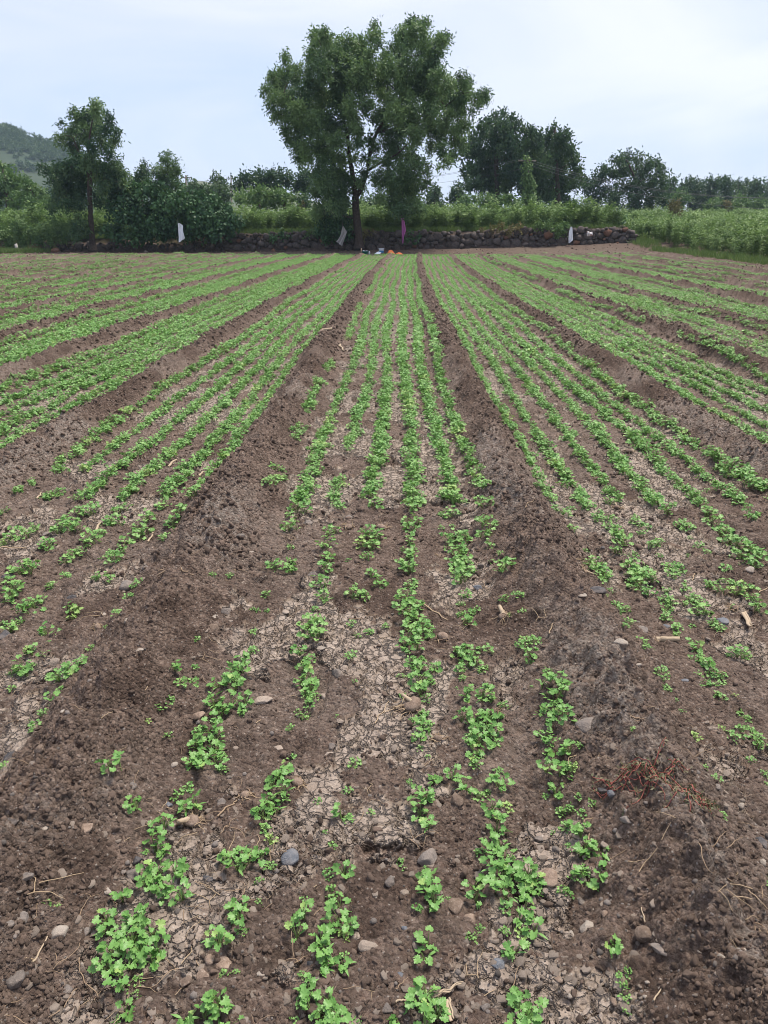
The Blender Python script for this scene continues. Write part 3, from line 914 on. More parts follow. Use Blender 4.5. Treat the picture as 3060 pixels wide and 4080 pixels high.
# trees and shrubs beyond the terrace
def bg_tree(label, Y, base, blobs, conv, seed, m='tree_leaf_b', style='broad', ll=.30, lw=.17, lai=2.5, tint=.3, trunk=None, name='distant_tree', cat='tree', depth=1.5, tr=(.18, .08), group='trees and shrubs beyond the terrace', tvar=.18, droop=.6):
    return tree(name, label, cat, Y, base, trunk or [base, ((base[0] + blobs[0][0]) / 2, (base[1] + blobs[0][1]) / 2), (blobs[0][0], blobs[0][1])], blobs, conv, seed, tr=tr,
                depth=depth, style=style, ll=ll, lw=lw, lai=lai, m=m, tint=tint, group=group, tvar=tvar, sides=5, droop=droop)

bg_tree('pale bushy tree at the left picture edge below the hill', 66, (60, 760), [(20,480,55),(60,540,60),(-30,520,70),(110,560,50),(70,620,70,.1),(0,640,90,.1),(90,690,70,.1),(-60,660,80)], C1, 20, 'shrub', tint=.35)
bg_tree('light green willowy shrub left of the slender tree', 60, (230, 800), [(200,600,55),(170,560,40),(250,640,60),(290,680,55),(200,680,60,.15),(300,740,60),(150,650,40),(240,720,60),(330,690,45)], C1, 21, 'shrub', 'droop', ll=.24, lw=.09, tint=.5)
bg_tree('dark shrub in the gap right of the slender trunk', 58, (680, 840), [(660,720,40),(640,780,50,.6),(700,800,50,.6),(650,690,35)], C1, 22, 'shrub', 'droop', ll=.22, lw=.08, name='distant_shrub', cat='shrub', tint=.6)
bg_tree('leafy tree just right of the pointed tree, under the thin pole', 85, (1260, 760), [(1240,610,50),(1290,600,45),(1330,640,60),(1200,640,50),(1270,670,60),(1380,660,50)], C1, 23, tint=.4)
bg_tree('rounded tree left of the low grassy hilltop, beside the second pole', 88, (1420, 760), [(1410,560,42),(1390,540,25),(1440,590,42),(1400,620,50),(1460,640,50),(1420,690,60)], C1, 24, tint=.3)
bg_tree('broad dark tree left of the largest tree, tallest of its clump', 80, (100, 1340), [(60,1120,48),(20,1140,50),(120,1100,42),(150,1130,50),(90,1170,60),(200,1090,35),(220,1130,50),(180,1180,60),(250,1150,45),(40,1200,60),(130,1220,60),(-40,1150,55),(-90,1170,55)], C2, 25, tint=.25)
bg_tree('dark tree touching the left fringe of the largest tree', 82, (370, 1330), [(350,1110,42),(390,1110,45),(330,1150,45),(400,1160,55),(360,1200,60),(310,1190,45),(365,1070,20)], C2, 26, tint=.25)
bg_tree('bright green bush in front of the dark clump left of the largest tree', 68, (60, 1360), [(40,1230,50),(90,1220,45),(0,1260,55),(100,1270,60),(150,1250,55),(60,1300,60),(-60,1270,60)], C2, 27, 'shrub', tint=.55, name='distant_shrub', cat='shrub')
bg_tree('spreading green bush near the largest tree, left of the dark round shrub', 69, (230, 1360), [(210,1250,50),(260,1270,45),(180,1290,50),(240,1310,50)], C2, 28, 'shrub', tint=.5, name='distant_shrub', cat='shrub')
bg_tree('small round dark shrub below the left fringe of the largest tree', 67, (345, 1350), [(345,1260,38),(330,1290,38),(365,1295,38),(345,1320,35)], C2, 29, tint=.3, name='distant_shrub', cat='shrub')
bg_tree('rusty brown dry bush left of the largest tree', 66, (325, 1365), [(325,1335,22),(305,1345,18)], C2, 30, 'brownleaf', name='distant_shrub', cat='shrub')
bg_tree('low hedge bush seen under the largest crown, right of its trunk', 75, (800, 1350), [(740,1300,40),(790,1290,45),(840,1300,50),(890,1310,45),(770,1330,40)], C2, 31, tint=.3, name='distant_shrub', cat='shrub')
bg_tree('small dark tree standing in the sky gap right of the largest tree', 90, (1215, 1350), [(1215,1210,38),(1190,1240,36),(1235,1240,36),(1205,1280,45),(1180,1310,45),(1240,1310,45),(1280,1320,35)], C2, 32, tint=.15)
bg_tree('small dark tree at the left foot of the two-lobed tree', 90, (1370, 1330), [(1370,1190,36),(1345,1220,32),(1390,1220,40),(1365,1260,45),(1330,1290,40),(1400,1290,50)], C2, 33, tint=.15)

RT = [(230,90,22),(270,85,20),(310,100,20),(200,125,38),(260,150,60),(320,160,50),(160,180,48),(120,215,42),(230,220,70),(310,230,70),(380,160,26),(400,200,48),(450,195,32),(80,290,45),(130,300,70),(210,310,80),(300,310,80),(380,290,70),(100,380,60),(170,390,80),(260,400,80),(350,390,70),(110,450,50),(200,460,70),(300,460,60),(420,240,50)]
bg_tree('left and larger half of the two-lobed dark tree behind the creeper pole', 74, (240, 590), RT, C3, 34, ll=.24, lw=.15, lai=2.8, tint=.3, style='up', depth=2.2, tr=(.3, .1), droop=.2)
RT2 = [(540,150,20),(520,200,42),(580,205,45),(612,200,20),(490,250,55),(560,270,70),(620,270,38),(480,330,70),(560,350,80),(640,330,38),(652,380,38),(460,420,70),(550,430,80),(630,440,48),(500,500,60),(580,510,60),(682,410,16),(420,340,50),(430,480,50),(600,170,15),(430,300,55),(420,400,60),(450,380,60),(400,460,55),(440,540,50),(530,560,50),(620,550,45)]
bg_tree('right half of the two-lobed dark tree, behind the bright shrub', 75, (560, 590), RT2, C3, 35, ll=.24, lw=.15, lai=2.8, tint=.3, style='up', depth=2.0, tr=(.26, .1))
MT = [(835,298,12),(870,312,32),(920,300,36),(980,312,36),(1020,340,38),(1070,340,36),(1090,370,32),(790,380,40),(850,380,50),(920,370,52),(990,390,52),(1060,410,45),(1100,420,32),(760,430,48),(720,470,45),(800,500,45),(870,470,55),(950,460,55),(1030,470,55),(1090,480,48),(740,530,50),(850,540,60),(950,540,60),(1050,540,60),(1120,520,38),(700,430,30)]
bg_tree('spreading tree with sky holes between dark limbs, right of the two-lobed tree', 92, (985, 610), MT, C3, 36, lai=2.5, tint=.22, tr=(.3, .1), depth=2.5,
        trunk=[(985, 610), (975, 520), (960, 420), (930, 340)])
for i, (lb, bx, bl) in enumerate([
    ('narrow dark tree touching the spreading tree, first of the far tree line', 1150, [(1150,425,38),(1140,460,45),(1170,490,50),(1130,520,50),(1160,550,45)]),
    ('dark tree in the far tree line behind the brown shrub', 1250, [(1250,430,26),(1230,460,45),(1265,480,50),(1225,520,50),(1270,550,50)]),
    ('small topped tree between gaps in the far tree line', 1310, [(1290,440,24),(1310,460,36),(1300,490,45),(1330,520,50),(1320,560,45)]),
    ('tree with an arched airy top in the far tree line', 1370, [(1355,430,28),(1380,440,24),(1365,470,40),(1380,510,50),(1360,550,50)]),
    ('broad dark tree in the far tree line above the pale shrub', 1440, [(1415,430,36),(1445,435,34),(1430,475,50),(1460,490,45),(1430,530,55),(1470,560,50)]),
    ('tree with two small crowns in the far tree line', 1530, [(1500,445,30),(1550,440,30),(1510,480,45),(1550,490,45),(1520,530,50),(1560,560,50)]),
    ('dark tree near the right edge of the far tree line', 1610, [(1600,435,28),(1620,450,36),(1590,480,45),(1630,510,50),(1600,550,50)]),
    ('last tree of the far tree line, at the right picture edge', 1680, [(1665,435,28),(1690,450,36),(1660,490,45),(1700,510,50),(1670,555,50),(1720,470,40)])]):
    bg_tree(lb, 128 + 3 * (i % 3), (bx, 600), bl, C3, 40 + i, ll=.36, lw=.22, lai=2.2, tint=.15, group='trees of the far tree line', depth=2.0, tvar=.08)
for i, (lb, x, bl, mm, tt) in enumerate([
    ('pale green shrub standing before the far tree line, left one', 1190, [(1190,500,40),(1215,530,40),(1180,545,40)], 'shrub', .3),
    ('rounded pale shrub before the far tree line, under the arched tree', 1380, [(1370,535,36),(1400,555,38),(1360,565,36)], 'shrub', .35),
    ('dull brownish shrub before the far tree line', 1450, [(1440,555,26),(1470,560,26)], 'brownleaf', .4),
    ('light green shrub before the far tree line near the right edge', 1520, [(1510,520,36),(1540,550,40),(1500,560,36)], 'shrub', .4),
    ('green shrub before the far tree line at the right edge', 1620, [(1610,545,36),(1640,560,36)], 'shrub', .3)]):
    bg_tree(lb, 110, (x, 600), bl, C3, 60 + i, mm, ll=.3, lw=.17, tint=tt, name='distant_shrub', cat='shrub', group='shrubs before the far tree line')

# pole wrapped in creeper, with the mound at its foot
def creeper_pole():
    Y = 68.0
    b = at(*C3(402, 600), Y); t = at(*C3(396, 305), Y)
    root = thing('utility_pole', 'power pole wholly wrapped in green creeper before the two-lobed tree', 'utility pole', b)
    mb = MB(); mb.tube([b, (b + t) / 2, t], [.13, .12, .10], 8); mb.build('pole', M['pole'], root, b)
    ca = at(*C3(396, 318), Y)
    mb = MB(); mb.tube([ca + [-.75, 0, 0], ca + [.75, 0, 0]], .05, 6); mb.build('crossarm', M['pole'], root, b)
    k = 1 / 1.3167 / ppm(Y)
    bl = []
    rng = np.random.default_rng(70)
    for i in range(16):
        f = i / 15
        p = at(*C3(396 + 8 * f + rng.normal(0, 5), 312 + f * 270), Y + rng.uniform(-.3, .1))
        bl.append((*p, (14 + 26 * f) * k, rng.uniform(.4, .7)))
    V, F, T = crown_leaves(bl, rng, 'heart', .2, .15, 2.6)
    obj('creeper', V - b, F, M['shrub'], root, attrs={'tint': T})
    return t
pole_top = creeper_pole()
bg_tree('long low creeper mound at the foot of the creeper pole', 67.5, (260, 600), [(60,548,42),(110,530,40),(170,530,45),(230,530,50),(290,525,45),(340,535,45),(400,545,50),(460,560,38),(505,572,26),(30,565,30)], C3, 71, 'shrub', 'heart', .24, .18, 2.4, .35, name='creeper_mound', cat='bush', group=None)
bg_tree('bright green shrub on the terrace behind the white cloth', 53.5, (620, 680), [(630,545,26),(650,560,22),(620,580,45),(650,600,42),(600,620,42),(640,650,45),(600,600,35)], C3, 72, 'shrub', 'droop', .20, .09, 2.4, .35, name='terrace_shrub', cat='shrub', depth=.6, tr=(.05, .02), group=None)
bg_tree('dark leafy bush on the terrace near the right end of the wall', 54.5, (855, 670), [(850,610,35),(830,640,35),(870,640,35),(880,615,25)], C3, 73, 'vine', 'heart', .2, .15, 2.4, .25, name='terrace_shrub', cat='shrub', depth=.6, tr=(.05, .02), group=None)
bg_tree('straggly brownish shrub standing up out of the right crop', 72, (1165, 650), [(1175,550,28),(1160,575,32),(1185,590,32),(1165,615,28),(1155,560,16)], C3, 74, 'brownleaf', 'up', .22, .08, 1.7, .4, name='terrace_shrub', cat='shrub', depth=.5, tr=(.05, .02), group=None)

for lb, Yw, conv_, bl, mm, st_, k in (
    ('bright bushes spilling down over the overgrown wall at the far left', 49.7, C1, [(20,880,60),(110,860,65),(200,880,60),(290,870,60),(380,860,60),(420,920,42),(60,950,45),(150,945,45),(-40,900,60),(330,930,38),(250,930,40),(460,850,40)], 'shrub', 'droop', 0),
    ('patch of green weeds spilling over the wall left of the grey sack', 49.7, C2, [(200,1495,24),(150,1530,24),(230,1505,18),(130,1500,16)], 'vine', 'heart', 1),
    ('long grassy weeds on the wall top left of the grey sack', 50.0, C2, [(280,1490,20),(330,1485,22),(380,1490,22),(430,1480,22)], 'shrub', 'droop', 2),
    ('creeper patch on the wall behind the magenta cloth', 49.7, C2, [(1060,1500,26),(1020,1530,22),(1080,1540,26),(1050,1570,22),(1110,1510,20)], 'vine', 'heart', 3),
    ('leafy weeds hanging over the wall just left of the white cloth', 49.7, C3, [(500,655,30),(540,670,34),(575,690,30),(470,650,24),(590,660,28),(440,655,18)], 'shrub', 'droop', 4),
    ('dry brown grass clump on the wall right of the big trunk', 49.8, C2, [(750,1480,20),(775,1500,18),(745,1520,16),(800,1480,14)], 'brownleaf', 'droop', 5),
    ('dull weeds over the wall between magenta and white cloths', 49.8, C3, [(250,665,22),(300,672,24),(350,665,22),(210,672,18),(150,680,16)], 'brownleaf', 'droop', 6),
    ('low pale weeds at the right foot of the wall end', 51.0, C3, [(960,735,18),(1000,738,20),(1045,748,18),(1020,730,14)], 'grass', 'up', 7)):
    tree('wall_weeds', lb, 'weeds', Yw, (bl[0][0], bl[0][1] + 60), [], bl, conv_, 180 + k, depth=.25, style=st_, ll=.15, lw=.07 if st_ != 'heart' else .12, lai=2.2, m=mm, tint=.4, crownname='foliage', group='weeds growing on the wall')

# poles and wires far off
def plain_pole(px, top, bot, Y, label):
    b = at(*C1(px, bot), Y); t = at(*C1(px - 3, top), Y)
    root = thing('utility_pole', label, 'utility pole', b)
    mb = MB(); mb.tube([b, t], [.12, .09], 7); mb.build('pole', M['pole'], root, b)
    c = t - np.array([0, 0, .25])
    mb = MB(); mb.tube([c - [.6, 0, 0], c + [.6, 0, 0]], .045, 5); mb.build('crossarm', M['pole'], root, b)
    return t
pt1 = plain_pole(1208, 518, 700, 95, 'thin bare power pole just right of the pointed tree')
pt2 = plain_pole(1500, 524, 700, 120, 'thin distant power pole above the low grassy hilltop')
pt3 = plain_pole(1310 * 0 + 3400, 470, 700, 120, 'power pole behind the largest tree') if False else None

def wire(a, b, sag, label):
    P = np.array([a + (b - a) * t - np.array([0, 0, sag * 4 * t * (1 - t)]) for t in np.linspace(0, 1, 24)])
    mb = MB(); mb.tube(P - a, .010, 4)
    o = mb.build('power_line', M['wire']); o.location = a
    tag(o, label, 'power line', 'overhead power lines')
pleft = at(900, 790, 100.0)
pright = at(*C3(1900, 505), 60.0)
for k, dz in enumerate((-.05, -.05, -.6)):
    q = np.array([(-.6, 0, .6)[k], 0, dz])
    nm = ('left', 'right', 'lower')[k]
    wire(pole_top + q, np.array([-12.0, 110, pole_top[2] + .4]) + q, .8, '%s of three wires running left from the creeper pole' % nm)
    wire(pole_top + q, pright + q * 1.5, .9, '%s of three wires running right from the creeper pole' % nm)
    wire(pt1 + q * .6 - [0, 0, .2], pt2 + q * .6 - [0, 0, .2], .5, '%s of three wires between the two bare poles' % nm)

# ------------------------------------------------------------------ tall crop behind the wall and on the right
def crop_proto(seed, h=1.45, stems=6, leaves=42):
    rng = np.random.default_rng(seed)
    P = []; D = []; Nn = []; L = []; Wd = []; T = []
    mb = MB()
    for s in range(stems):
        a = rng.uniform(0, 6.28); r0 = rng.uniform(0, .12); lean = rng.uniform(.1, .42)
        hh = h * rng.uniform(.75, 1.08)
        b0 = np.array([math.cos(a) * r0, math.sin(a) * r0, 0]); t = np.array([math.cos(a) * (r0 + lean), math.sin(a) * (r0 + lean), hh])
        mb.tube([b0, (b0 + t) / 2 + [0, 0, .06], t], [.012, .009, .004], 3, .3, False)
        for k in range(leaves):
            f = rng.uniform(.22, 1) ** .8
            p = b0 + (t - b0) * f; az = rng.uniform(0, 6.28)
            d = unit(np.array([math.cos(az), math.sin(az), rng.uniform(-.3, .7)]))
            P.append(p + d * .05 * (1.4 - f)); D.append(d); Nn.append(unit(np.array([0, 0, 1.0]) + rng.normal(0, .35, 3)))
            L.append(rng.uniform(.13, .25)); Wd.append(rng.uniform(.045, .08)); T.append(np.clip(.05 + .75 * rng.uniform(), 0, .9))
    V, F, Tt = leaf_quads(np.array(P), np.array(D), np.array(Nn), L, Wd, np.array(T))
    mb.add(V, F, Tt)
    return mb.data('crop_plant')

def tall_crops():
    rng = np.random.default_rng(31)
    protos = [(crop_proto(700 + k), M['crop']) for k in range(6)]
    # terrace
    X, Y = np.meshgrid(np.arange(-42, 14.3, .55), np.arange(50.7, 66, .58))
    x = X.ravel() + rng.normal(0, .15, X.size); y = Y.ravel() + rng.normal(0, .15, X.size)
    dens = fbm(x * .25, y * .3, 3, 400)
    edge = -.5 + 1.0 * fbm(x * .4, x * 0, 2, 401)
    k = (rng.uniform(0, 1, len(x)) < .92) & (y > 51.0 + edge) & ~((np.abs(x + 7.2) < 1.4) & (y < 53.2))
    x, y, dens = x[k], y[k], dens[k]
    z = np.maximum(lowland(x, y) - .1, wall_top(x) - .06)
    s = (.42 + .55 * dens + .65 * (fbm(x * 1.1, y * 1.1, 2, 410) - .2)) * np.where(x < -15, 1.15, 1.0) * rng.uniform(.8, 1.2, len(x))
    n = len(x)
    scatter('terrace_crop', np.stack([x, y, z], -1), np.stack([rng.normal(0, .08, n), rng.normal(0, .08, n), rng.uniform(0, 6.28, n)], -1), s, rng.integers(0, 6, n), protos,
            label='tall leafy green crop standing on the terrace behind the wall', cat='crop')
    # right field
    protos2 = [(crop_proto(720 + k, 1.6, 8, 44), M['crop']) for k in range(5)]
    X, Y = np.meshgrid(np.arange(14.6, 75, .75), np.arange(30, 112, .75))
    x = X.ravel() + rng.normal(0, .18, X.size); y = Y.ravel() + rng.normal(0, .18, X.size)
    front = 16.0 + .5 * vn(y * .5, y * 0, 402) - 1.2 * sst(53, 56, y)
    k = (x > front) & (rng.uniform(0, 1, len(x)) < .95) & (x < .62 * y + 6) & ((y < 62) | (rng.uniform(0, 1, len(x)) < .75))
    x, y = x[k], y[k]
    z = lowland(x, y) - .1
    n = len(x)
    s = .86 * (.55 + .35 * fbm(x * .3, y * .3, 3, 403) + .65 * (fbm(x * .9, y * .9, 2, 411) - .2)) * rng.uniform(.85, 1.15, n) * (.95 + .2 * sst(16, 20, x))
    scatter('right_crop', np.stack([x, y, z], -1), np.stack([rng.normal(0, .08, n), rng.normal(0, .08, n), rng.uniform(0, 6.28, n)], -1), s, rng.integers(0, 5, n), protos2,
            label='bushy green crop filling the field to the right of the bare track', cat='crop')
    X, Y = np.meshgrid(np.arange(-60, 20, 1.0), np.arange(66, 84, 1.0))
    x = X.ravel() + rng.normal(0, .25, X.size); y = Y.ravel() + rng.normal(0, .25, X.size)
    n = len(x)
    scatter('far_crop', np.stack([x, y, lowland(x, y) - .1], -1), np.stack([np.zeros(n), np.zeros(n), rng.uniform(0, 6.28, n)], -1), rng.uniform(.8, 1.2, n), rng.integers(0, 5, n), protos2,
            label='green crop far back on the terrace below the distant trees', cat='crop')
    # weeds and grass on the wall top, along the track and at the field's left end
    def tuft(seed, h=.35, nb=26, spread=.22):
        r = np.random.default_rng(seed)
        a = r.uniform(0, 6.28, nb); d0 = np.stack([np.cos(a), np.sin(a), np.zeros(nb)], -1)
        P = d0 * r.uniform(0, spread, nb)[:, None]
        D = unit(d0 * r.uniform(.1, .8, nb)[:, None] + [0, 0, 1])
        V, F, T = leaf_quads(P, D, unit(np.cross(D, r.normal(0, 1, (nb, 3)))), r.uniform(.5, 1.1, nb) * h, np.full(nb, .022), r.uniform(.1, .8, nb))
        return mesh_data('grass_tuft', V, F, False, {'tint': T})
    tp = [(tuft(760 + k), M['grass']) for k in range(5)]
    n = 1500
    x = rng.uniform(-27, 14.4, n); y = rng.uniform(50.15, 52.5, n); z = wall_top(x) - .02
    k = fbm(x * .5, y * .5, 2, 404) > .42
    P = [np.stack([x, y, z], -1)[k]]
    n = 420
    y = rng.uniform(32, 58, n); x = 15.0 + .5 * vn(y * .6, y * 0, 405) + rng.normal(.2, .40, n)
    P.append(np.stack([x, y, lowland(x, y) - .02], -1)[(fbm(x * .3, y * .3, 2, 406) > .40)])
    n = 500
    x = rng.uniform(-28, -22, n); y = rng.uniform(47, 49.6, n)
    P.append(np.stack([x, y, lowland(x, y) - .02], -1))
    P = np.concatenate(P); n = len(P)
    scatter('verge_grass', P, np.stack([np.zeros(n), np.zeros(n), rng.uniform(0, 6.28, n)], -1), rng.uniform(.5, 1.3, n), rng.integers(0, 5, n), tp,
            label='rough grass along the wall top and the crop edge', cat='grass')
tall_crops()

# ------------------------------------------------------------------ cloths and things at the far end of the field
def cloth(name, label, cat, left, right, Y, m, conv, folds=3, amp=.05, rows=18, cols=12, seed=0, cord=None):
    rng = np.random.default_rng(seed)
    Lp = np.array([conv(*q) for q in left]); Rp = np.array([conv(*q) for q in right])
    t = np.linspace(0, 1, rows)
    Li = np.stack([np.interp(t, np.linspace(0, 1, len(Lp)), Lp[:, k]) for k in (0, 1)], -1)
    Ri = np.stack([np.interp(t, np.linspace(0, 1, len(Rp)), Rp[:, k]) for k in (0, 1)], -1)
    ph = rng.uniform(0, 6.28)
    V = []
    for i in range(rows):
        for j in range(cols):
            u = j / (cols - 1)
            q = Li[i] * (1 - u) + Ri[i] * u
            p = at(*q, Y)
            p[1] += amp * (.4 + t[i]) * math.sin(u * folds * 3.14 * 2 + ph + 1.5 * t[i]) + .03 * math.sin(7 * t[i] + 4 * u + ph)
            V.append(p)
    V = np.array(V); n = len(V)
    nrm = np.array([0, .012, 0])
    base = V[0].copy()
    VV = np.concatenate([V, V + nrm]) - base
    i = np.arange(rows - 1)[:, None] * cols; j = np.arange(cols - 1)[None]
    F = np.stack([i + j, i + j + 1, i + cols + j + 1, i + cols + j], -1).reshape(-1, 4)
    ring = list(range(cols)) + [cols * r + cols - 1 for r in range(1, rows)] + list(range(cols * rows - 2, cols * (rows - 1) - 1, -1)) + [cols * r for r in range(rows - 2, 0, -1)]
    E = np.array([(ring[k], ring[(k + 1) % len(ring)], ring[(k + 1) % len(ring)] + n, ring[k] + n) for k in range(len(ring))])
    if cord is None:
        o = obj(name, VV, [np.concatenate([F, F[:, ::-1] + n, E])], m, smooth=True); o.location = base
        return tag(o, label, cat)
    root = thing(name, label, cat, base)
    obj('fabric', VV, [np.concatenate([F, F[:, ::-1] + n, E])], m, root, smooth=True)
    c0 = at(*conv(*cord), Y + .1) - base
    mb = MB(); mb.tube([np.array([0, 0, -.03]), c0 * .5, c0], [.012, .01, .012], 5); mb.build('cord', M['pole'], root)
    return root
cloth('white_sack', 'white plastic sack hanging from the creeper mound', 'sack', [(360,125),(366,180),(370,260),(374,330),(378,385)], [(384,130),(430,158),(432,230),(445,285),(456,328)], 47.9, M['whitecloth'], C7, 2, .06, seed=1, cord=(352, 60))
cloth('grey_sack', 'grey woven sack spread out at the foot of the largest tree', 'sack', [(240,182),(222,260),(205,330),(175,380),(145,412)], [(252,186),(285,245),(306,272),(270,370),(232,484)], 48.6, M['greycloth'], C4, 2, .07, seed=2, cord=(238, 120))
cloth('magenta_cloth', 'long magenta cloth hanging from a low branch of the largest tree', 'cloth', [(1098,-20),(1105,120),(1108,230),(1110,330),(1116,442)], [(1128,-10),(1150,120),(1173,250),(1142,335),(1130,442)], 48.2, M['pinkcloth'], C4, 2, .05, seed=3, cord=(1105, -90))
cloth('white_cloth', 'narrow white cloth hanging down the wall near its right end', 'cloth', [(455,195),(440,250),(430,300),(425,380),(430,432)], [(478,195),(484,260),(488,320),(494,395),(445,432)], 49.2, M['whitecloth'], C8, 2, .05, seed=4)

def wall_bag():
    m, n, b = mat('printed_sack')
    co = objco(n)
    c = mixc(n, ramp(n, noise(n, co, 9, 3, .5), [(.55, 0.), (.60, 1.)]), (.60, .57, .56), (.30, .18, .15))
    n.links.new(c, b.inputs['Base Color']); b.inputs['Roughness'].default_value = .7
    rng = np.random.default_rng(8)
    base = at(*C8(735, 335), 49.55)
    q = [C8(690, 275), C8(775, 262), C8(782, 330), C8(695, 336)]
    rows, cols = 9, 12
    V = []
    for s in (0, 1):
        for i in range(rows):
            for j in range(cols):
                u, v = j / (cols - 1), i / (rows - 1)
                px = (1 - v) * ((1 - u) * q[0][0] + u * q[1][0]) + v * ((1 - u) * q[3][0] + u * q[2][0])
                py = (1 - v) * ((1 - u) * q[0][1] + u * q[1][1]) + v * ((1 - u) * q[3][1] + u * q[2][1])
                p = at(px, py, 49.50)
                bulge = .10 * math.sin(math.pi * u) * math.sin(math.pi * v) ** .7
                p[1] += (-bulge if s == 0 else bulge * .3) + .02 * math.sin(9 * u + 5 * v)
                p[2] += .04 * math.sin(5 * u + 1) * (1 - v)
                V.append(p - base)
    i = np.arange(rows - 1)[:, None] * cols; j = np.arange(cols - 1)[None]
    F = np.stack([i + j, i + j + 1, i + cols + j + 1, i + cols + j], -1).reshape(-1, 4)
    o = obj('printed_bag', np.array(V), [np.concatenate([F, F[:, ::-1] + rows * cols])], m, smooth=True)
    o.location = base
    tag(o, 'crumpled white and brown printed sack stuffed among stones of the wall', 'sack')
wall_bag()

def gz(x, y):
    return float(soil_height(np.array([x]), np.array([y]))[0])

def far_items():
    Yi = 45.6
    s = ppm(Yi)
    def place(px, py):
        p = at(px, py, Yi); p[2] = gz(p[0], p[1]) - .01
        return p
    p = place(*C4(572, 630))
    r = thing('green_basin', 'dark green plastic basin with white things in it', 'basin', p)
    V, F = lathe([(0, 0), (.12, 0), (.15, .05), (.20, .17), (.215, .175), (.215, .19), (.19, .185), (.14, .04), (0, .03)]); obj('bowl', V, F, M['green_plastic'], r, smooth=True)
    for k, (dx, dy, z, rr) in enumerate([(-.11, .02, .18, .055), (-.02, .05, .17, .05), (.10, 0, .19, .045)]):
        v, f = rock(1, 50 + k, .3, 3); o = obj('packet', v * [rr, rr, rr * .9], f, M['white_plastic'], r, (dx, dy, z), True)
    p = place(*C4(633, 632))
    r = thing('white_bottle', 'small white plastic bottle standing beside the green basin', 'bottle', p)
    V, F = lathe([(0, 0), (.045, 0), (.048, .12), (.03, .16), (.018, .17), (.018, .19)], 14); obj('body', V, F, M['white_plastic'], r, smooth=True)
    V, F = lathe([(.022, .185), (.022, .215), (0, .215)], 12); obj('cap', V, F, M['pole'], r, smooth=True)
    p = place(*C4(513, 632))
    mb = MB()
    for ang in (0,):
        bx = np.array([(-.03, -.012, 0), (.03, -.012, 0), (.03, .012, 0), (-.03, .012, 0), (-.018, .10, .34), (.036, .10, .33), (.036, .124, .33), (-.018, .124, .34)])
        mb.add(bx, [(0, 1, 5, 4), (1, 2, 6, 5), (2, 3, 7, 6), (3, 0, 4, 7), (4, 5, 6, 7), (3, 2, 1, 0)])
    o = mb.build('wood_plank', M['plank']); o.location = p
    tag(o, 'short pale wooden plank propped up left of the green basin', 'plank')
    p = place(*C4(807, 600)); p[1] += .5; p[2] = gz(p[0], p[1]) + .02
    r = thing('blue_bucket', 'blue bucket with a white upper half standing behind the white sheet', 'bucket', p)
    V, F = lathe([(0, 0), (.125, 0), (.14, .03), (.15, .135)]); obj('body', V, F, M['blue_plastic'], r, smooth=True)
    V, F = lathe([(.151, .135), (.155, .22), (.168, .225), (.168, .245), (.15, .245), (.14, .05), (0, .04)]); obj('collar', V, F, M['white_plastic'], r, smooth=True)
    a = np.linspace(0, math.pi, 12); mb = MB(); mb.tube(np.stack([.16 * np.cos(a), -.06 - .12 * np.sin(a), .22 - .06 * np.sin(a)], -1), .005, 5); mb.build('handle', M['pole'], r)
    def heap(name, label, cat, px, py, w, d, h, m, seed):
        p = place(*C4(px, py))
        rows = 22
        g = np.linspace(-1, 1, rows); A, B = np.meshgrid(g, g)
        rr = np.sqrt(A ** 2 + B ** 2)
        lim = .8 + .25 * vn(np.arctan2(B, A) * 1.6 + 9, A * 0, seed)
        sc_ = np.minimum(1, lim / (rr + 1e-6))
        X, Yy = A * w / 2 * sc_, B * d / 2 * sc_
        Z = h * np.clip(1 - (rr / lim) ** 1.5, 0, 1) * (.55 + .9 * fbm(A * 2.2, B * 2.2, 3, seed + 1)) + .012
        V = np.stack([X, Yy, Z], -1).reshape(-1, 3); V2 = V.copy(); V2[:, 2] -= .015; n = len(V)
        i = np.arange(rows - 1)[:, None] * rows; j = np.arange(rows - 1)[None]
        F = np.stack([i + j, i + j + 1, i + rows + j + 1, i + rows + j], -1).reshape(-1, 4)
        o = obj(name, np.concatenate([V, V2]), [np.concatenate([F, F[:, ::-1] + n])], m, smooth=True); o.location = p
        tag(o, label, cat)
    heap('white_sheet', 'rumpled white plastic sheet lying before the blue bucket', 'sheet', 767, 620, .52, .5, .12, M['white_plastic'], 81)
    heap('orange_cloth', 'orange cloth bunched up in a heap right of the blue bucket', 'cloth', 945, 630, .52, .5, .28, M['orange'], 82)
    heap('orange_cloth', 'flat end of orange cloth spread right of the orange heap', 'cloth', 1068, 632, .56, .5, .10, M['orange'], 83)
    # loose stones and a post along the wall foot
    for lb, (px, py), rr, mm, sd in [
        ('white stone at the wall foot under the creeper mound', C1(946, 1024), .13, 'palestone', 1), ('reddish stone at the wall foot left of the slender trunk', C1(360, 990), .30, 'wallstone_red', 2),
        ('rusty stone beside the grey post at the far left', C1(135, 1002), .26, 'wallstone_red', 3), ('small white stone on the dirt at the far left edge', C1(62, 994), .12, 'palestone', 4),
        ('orange-brown stone low in the wall left of the largest tree', C2(148, 1612), .16, 'wallstone_red', 5)]:
        Yw = 49.1
        p = at(px, py, Yw); p[2] = gz(p[0], Yw) + rr * .3
        v, f = rock(2, 400 + sd, .2, 5, .8); o = obj('loose_stone', v * rr, f, M[mm], smooth=True); o.location = p
        tag(o, lb, 'stone')
    p = at(*C1(110, 1005), 48.8); p[2] = gz(p[0], p[1]) - .05
